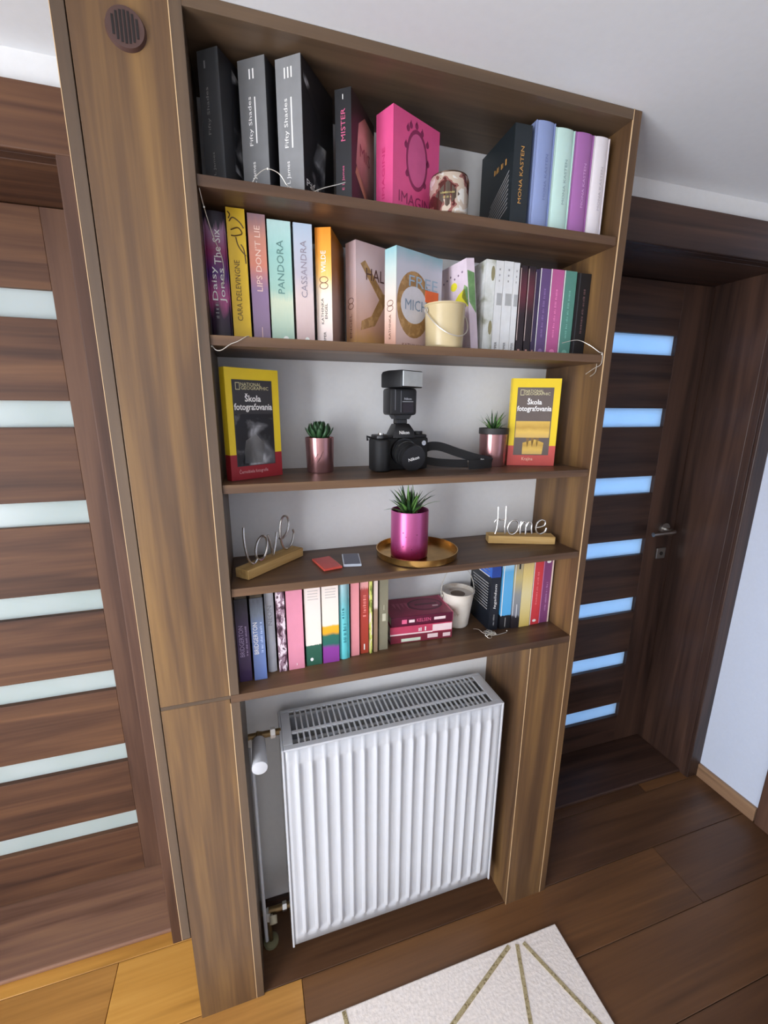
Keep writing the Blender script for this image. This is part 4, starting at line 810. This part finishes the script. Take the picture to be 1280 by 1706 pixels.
# pentaprism
pr = cp(B().add([(-0.030, -0.026, 0.080), (0.030, -0.026, 0.080), (0.034, 0.020, 0.080), (-0.034, 0.020, 0.080), (-0.026, -0.024, 0.098), (0.026, -0.024, 0.098), (0.018, -0.014, 0.113), (-0.018, -0.014, 0.113), (0.018, 0.016, 0.112), (-0.018, 0.016, 0.112)],
    [(0, 1, 5, 4), (4, 5, 6, 7), (7, 6, 8, 9), (9, 8, 2, 3), (1, 2, 8, 6, 5), (0, 4, 7, 9, 3)]), 'pentaprism', BLACKM, bevel=0.002, smooth=True)
lettering('Nikon', WHITEPRINT, pr, (0.0, -0.0250, 0.0925), (1, 0, 0), Vector((0, 0.15, 1)).normalized(), 0.026, 0.008, bold=0.01)
cp(B().cyl((0, -0.016, 0.046), (0, -0.028, 0.046), 0.033, n=36), 'lens_mount', BLACKM, smooth=True)
lens = cp(B().cyl((0, -0.027, 0.045), (0.002, -0.072, 0.036), 0.0305, 0.0305, n=40), 'lens_barrel', BLACKR, smooth=True)
d = Vector((0.002, -0.045, -0.009)).normalized()
for s, m, r2 in ((0.010, CHROME, 0.0309), (0.024, BLACKM, 0.0312), (0.036, BLACKM, 0.0312)):
    a = Vector((0, -0.027, 0.045)) + d * s; B().cyl(a, a + d * 0.003, r2, n=40).build('ring', m, lens, smooth=True)
cap = cp(B().cyl(Vector((0.002, -0.072, 0.036)) - d * 0.002, Vector((0.002, -0.072, 0.036)) + d * 0.005, 0.0318, 0.0305, n=40), 'lens_cap', BLACKM, smooth=True)
u_ = (Vector((0, 0, 1)) - d * d.z).normalized(); q = math.radians(14); rgt = Vector((1, 0, 0)); rgt = (rgt - d * rgt.dot(d)).normalized()
rr = rgt * math.cos(q) + u_ * math.sin(q); uu = u_ * math.cos(q) - rgt * math.sin(q)
lettering('Nikon', WHITEPRINT, cap, Vector((0.002, -0.072, 0.036)) + d * 0.0054, rr, uu, 0.028, 0.008, bold=0.01)
cp(B().cyl((0.055, -0.018, 0.066), (0.055, -0.022, 0.066), 0.006, n=16), 'release_button', CHROME, smooth=True)
fl = cp(B().box(-0.014, 0.014, -0.010, 0.014, 0.112, 0.124), 'flash_foot', BLACKM, bevel=0.002)
cp(B().prism([(-0.025, 0.135), (-0.017, 0.1235), (0.017, 0.1235), (0.025, 0.135)], -0.014, 0.018, lambda a, b_, c: (a, c, b_)), 'flash_neck', BLACKM)
fb = cp(B().box(-0.037, 0.035, -0.020, 0.030, 0.133, 0.196), 'flash_body', BLACKM, bevel=0.007, smooth=True)
part('flash_ridge', flat('grey_ridge', (96, 96, 100), 0.4), ct, -0.0235, -0.022, -0.0212, -0.018, 0.145, 0.192).parent = fb
part('flash_ridge', flat('grey_ridge', (96, 96, 100), 0.4), ct, -0.0085, -0.0075, -0.0212, -0.018, 0.140, 0.190).parent = fb
part('sensor_window', flat('deep_red_black', (26, 12, 16), 0.15), fb, -0.004, 0.024, -0.0212, -0.018, 0.140, 0.162)
lettering('Nikon', flat('silver_print', (180, 180, 184), 0.5), fb, (0.010, -0.0206, 0.1715), (1, 0, 0), (0, 0, 1), 0.019, 0.005)
part('print_line', flat('silver_print', (180, 180, 184), 0.5), fb, -0.004, 0.024, -0.0208, -0.018, 0.1645, 0.1655)
# flash head, turned a little to the right
hd = empty('flash_head', (0.004, 0.004, 0.2155), math.radians(24)); hd.parent = ct
hb = B().prism([(-0.034, 0.012), (-0.030, 0.0185), (-0.012, 0.0205), (0.034, 0.0205), (0.034, -0.0185), (-0.012, -0.0185), (-0.034, -0.0185)][::-1], -0.038, 0.038, lambda a, b_, c: (c, -a, b_)).build('head_shell', BLACKM, hd, bevel=0.003, smooth=True)
part('fresnel_window', flat('milky_lens', (206, 212, 212), 0.25), hd, -0.0345, 0.0345, -0.0362, -0.033, -0.0155, 0.0185, bevel=0.001)
# strap: a ribbon running out to the right over the shelf
def ribbon(pts, wd, th, mat, nm, par, upv):
    P = smooth_path(pts, 6); vs, fs = [], []
    for i, p in enumerate(P):
        U = Vector(upv(i / (len(P) - 1))).normalized(); t_ = (P[min(i + 1, len(P) - 1)] - P[max(i - 1, 0)]).normalized(); N_ = t_.cross(U).normalized(); U = N_.cross(t_)
        for a_, c_ in ((-1, -1), (1, -1), (1, 1), (-1, 1)): vs.append(p + U * (a_ * wd / 2) + N_ * (c_ * th / 2))
    for i in range(len(P) - 1):
        for j in range(4): fs.append((i * 4 + j, i * 4 + (j + 1) % 4, i * 4 + 4 + (j + 1) % 4, i * 4 + 4 + j))
    fs += [(0, 1, 2, 3), tuple((len(P) - 1) * 4 + q_ for q_ in (3, 2, 1, 0))]
    return B().add(vs, fs).build(nm, mat, par, smooth=True)
STRAP = flat('black_webbing', (20, 19, 20), 0.75, var=0.15)
ribbon([(0.070, 0.004, 0.050), (0.085, -0.004, 0.056), (0.110, -0.012, 0.054), (0.150, -0.026, 0.040), (0.195, -0.040, 0.026), (0.228, -0.046, 0.019), (0.236, -0.052, 0.014), (0.226, -0.060, 0.0125), (0.190, -0.066, 0.0125), (0.160, -0.066, 0.0125)], 0.022, 0.0022, STRAP, 'strap', ct, lambda s: (0, 0.25, 1) if s < 0.6 else (0, 0.1, 1))
ribbon([(0.070, -0.004, 0.020), (0.095, -0.018, 0.016), (0.130, -0.032, 0.014), (0.170, -0.044, 0.013)], 0.020, 0.0022, STRAP, 'strap', ct, lambda s: (0, 0.5, 1))
lettering('Nik', WHITEPRINT, ct, (0.212, -0.0475, 0.0215), Vector((0.96, -0.16, -0.2)).normalized(), Vector((0.16, 0.2, 1)).normalized(), 0.011, 0.005, depth=0.002)

# ------------------------------------------------------------------ word signs
OAK = wood('raw_oak_block', (150, 116, 66), (192, 156, 98), (216, 184, 126), 'x', rough=0.7, spec=0.2, scale=2)
ALU = flat('cast_aluminium', (205, 200, 194), 0.25, 0.9, var=0.1, nscale=80)
def sign(label, loc, rz, strokes, cat='sign'):
    t = tag(empty('word_sign', loc, math.radians(rz)), label, cat, 'wooden word signs')
    B().box(0, 0.187, 0, 0.040, 0.0003, 0.0225).build('block', OAK, t, bevel=0.0015)
    for nm, closed, r_, pts in strokes:
        P = smooth_path([(a, 0.020, 0.0215 + z_) for a, z_ in pts], 7, closed); B().tube(P, r_, n=8, closed=closed).build(nm, ALU, t, smooth=True)
    return t
def loop(cx, cz, rx, rz_, n=12, s=0.0): return [(cx + rx * math.cos(s + 2 * PI * i / n) + 0.15 * rz_ * math.sin(s + 2 * PI * i / n), cz + rz_ * math.sin(s + 2 * PI * i / n)) for i in range(n)]
love = [('letter_l', False, 0.0028, [(0.014, 0.094), (0.013, 0.070), (0.017, 0.035), (0.026, 0.010), (0.038, 0.002), (0.050, 0.012)]),
        ('letter_o', True, 0.0030, loop(0.064, 0.032, 0.018, 0.028)),
        ('letter_v', False, 0.0030, [(0.086, 0.058), (0.094, 0.030), (0.100, 0.004)]), ('letter_v', False, 0.0028, [(0.100, 0.004), (0.108, 0.026), (0.116, 0.058)]),
        ('letter_e', False, 0.0028, [(0.124, 0.040), (0.136, 0.038), (0.152, 0.050), (0.160, 0.070), (0.154, 0.088), (0.140, 0.090), (0.130, 0.074), (0.128, 0.046), (0.134, 0.018), (0.148, 0.006), (0.166, 0.014), (0.176, 0.036), (0.174, 0.050)])]
sign('oak block sign with silver wire word love, at the left end of its shelf', (0.0528, 0.0440, Z4), 43.5, love)
home = [('letter_h', False, 0.0022, [(0.026, 0.082), (0.027, 0.050), (0.026, 0.020), (0.022, 0.001)]), ('letter_h', False, 0.0022, [(0.048, 0.084), (0.049, 0.050), (0.048, 0.022), (0.050, 0.001)]), ('letter_h', False, 0.0020, [(0.018, 0.036), (0.026, 0.046), (0.037, 0.043), (0.049, 0.047)]),
        ('letter_o', True, 0.0024, loop(0.072, 0.022, 0.015, 0.021)),
        ('letter_m', False, 0.0024, [(0.093, 0.040), (0.092, 0.020), (0.093, 0.002)]), ('letter_m', False, 0.0024, [(0.093, 0.026), (0.100, 0.039), (0.107, 0.034), (0.108, 0.016), (0.108, 0.002)]), ('letter_m', False, 0.0024, [(0.108, 0.024), (0.115, 0.038), (0.123, 0.033), (0.124, 0.016), (0.126, 0.003)]),
        ('letter_e', False, 0.0026, [(0.134, 0.022), (0.148, 0.024), (0.160, 0.030), (0.160, 0.041), (0.149, 0.045), (0.138, 0.034), (0.137, 0.014), (0.148, 0.003), (0.162, 0.010), (0.166, 0.022)])]
sign('oak block sign with silver wire word home, at the right end of its shelf', (0.7035, 0.1330, Z4), -19.5, home)

# two flat memory-card cases
def card(label, loc, rz, w_, l_, h_, top, edge):
    t = tag(empty('card_case', loc, math.radians(rz)), label, 'case')
    B().box(0, w_, 0, l_, 0, h_).build('shell', edge, t, bevel=0.0012); part('insert', top, t, 0.003, w_ - 0.003, 0.003, l_ - 0.003, h_ - 0.0005, h_ + 0.0003); return t
card('small flat red plastic case lying beside the grey one', (0.2215, 0.0500, Z4), 12, 0.047, 0.082, 0.0055, flat('red_insert', (190, 56, 46), 0.35), flat('red_plastic', (206, 84, 70), 0.25))
card('small flat grey-blue case with silver edge, lying left of the gold tray', (0.2705, 0.0655, Z4), -9, 0.044, 0.078, 0.0065, flat('slate_insert', (82, 86, 104), 0.35), flat('silver_plastic', (190, 196, 206), 0.25))

# ------------------------------------------------------------------ fairy-light wires
SILV = flat('silver_wire', (214, 208, 196), 0.35, 0.7, var=0.05)
LED = flat('clear_led_bead', (240, 236, 224), 0.2, var=0.02)
def wires(label, paths, beads=()):
    t = tag(empty('fairy_light_wire', paths[0][0]), label, 'string light', 'fairy light wires')
    for p in paths: B().tube(smooth_path(p, 6), 0.0008, n=6).build('wire', SILV, t, world=True, smooth=True)
    for q_ in beads: B().lathe([(0, -0.002), (0.0016, -0.001), (0.0016, 0.001), (0, 0.002)], q_, 8).build('led', LED, t, world=True, smooth=True)
wires('thin silver fairy light wire looping before the grey trilogy on the top shelf', [[(0.108, 0.012, Z1 + 0.001), (0.118, 0.009, Z1 + 0.014), (0.135, 0.008, Z1 + 0.024), (0.155, 0.010, Z1 + 0.020), (0.168, 0.010, Z1 + 0.004), (0.18, 0.012, Z1 + 0.001)], [(0.215, 0.012, Z1 + 0.001), (0.235, 0.012, Z1 + 0.010), (0.262, 0.014, Z1 + 0.020), (0.276, 0.016, Z1 + 0.026)]], [(0.135, 0.008, Z1 + 0.024)])
wires('thin silver wire hanging down over the dark purple book on the second shelf', [[(0.0195, 0.010, Z1 - 0.0195), (0.024, 0.022, 1.915), (0.034, 0.045, 1.880), (0.046, 0.060, 1.850), (0.048, 0.063, 1.822), (0.044, 0.064, 1.800)]], [(0.024, 0.022, 1.915)])
wires('silver wire crossing the front edge of the second shelf, left end', [[(0.0190, 0.010, 1.6855), (0.026, 0.004, 1.6770), (0.036, 0.002, 1.6775), (0.052, 0.001, 1.688), (0.066, 0.001, 1.694), (0.080, 0.003, 1.7025), (0.086, 0.010, 1.7048)]], [(0.0190, 0.010, 1.684)])
wires('silver wire curling around the second shelf end, beside the black book', [[(0.820, 0.050, Z2 + 0.028), (0.86, 0.045, Z2 + 0.036), (0.884, 0.030, Z2 + 0.024), (0.8985, 0.010, Z2 + 0.006), (0.901, 0.002, Z2 + 0.0025), (0.900, 0.0015, Z2 - 0.022), (0.890, 0.012, Z2 - 0.032), (0.876, 0.022, Z2 - 0.045)], [(0.897, 0.012, Z2 - 0.0205), (0.899, 0.016, Z2 - 0.040), (0.890, 0.022, Z2 - 0.050)]], [(0.884, 0.030, Z2 + 0.024), (0.901, 0.003, Z2 + 0.0005)])
r_ = random.Random(9)
wires('crumpled bundle of silver wire lying before the black and blue book', [[(0.666 + 0.036 * r_.random(), 0.052 + 0.030 * r_.random(), Z5 + 0.0015 + 0.014 * r_.random()) for _ in range(14)] for _ in range(2)] + [[(0.66, 0.11, Z5 + 0.001), (0.662, 0.085, Z5 + 0.012), (0.672, 0.07, Z5 + 0.006), (0.70, 0.06, Z5 + 0.002), (0.74, 0.065, Z5 + 0.0015)]], [(0.67, 0.06, Z5 + 0.006), (0.69, 0.065, Z5 + 0.004), (0.742, 0.066, Z5 + 0.006)])
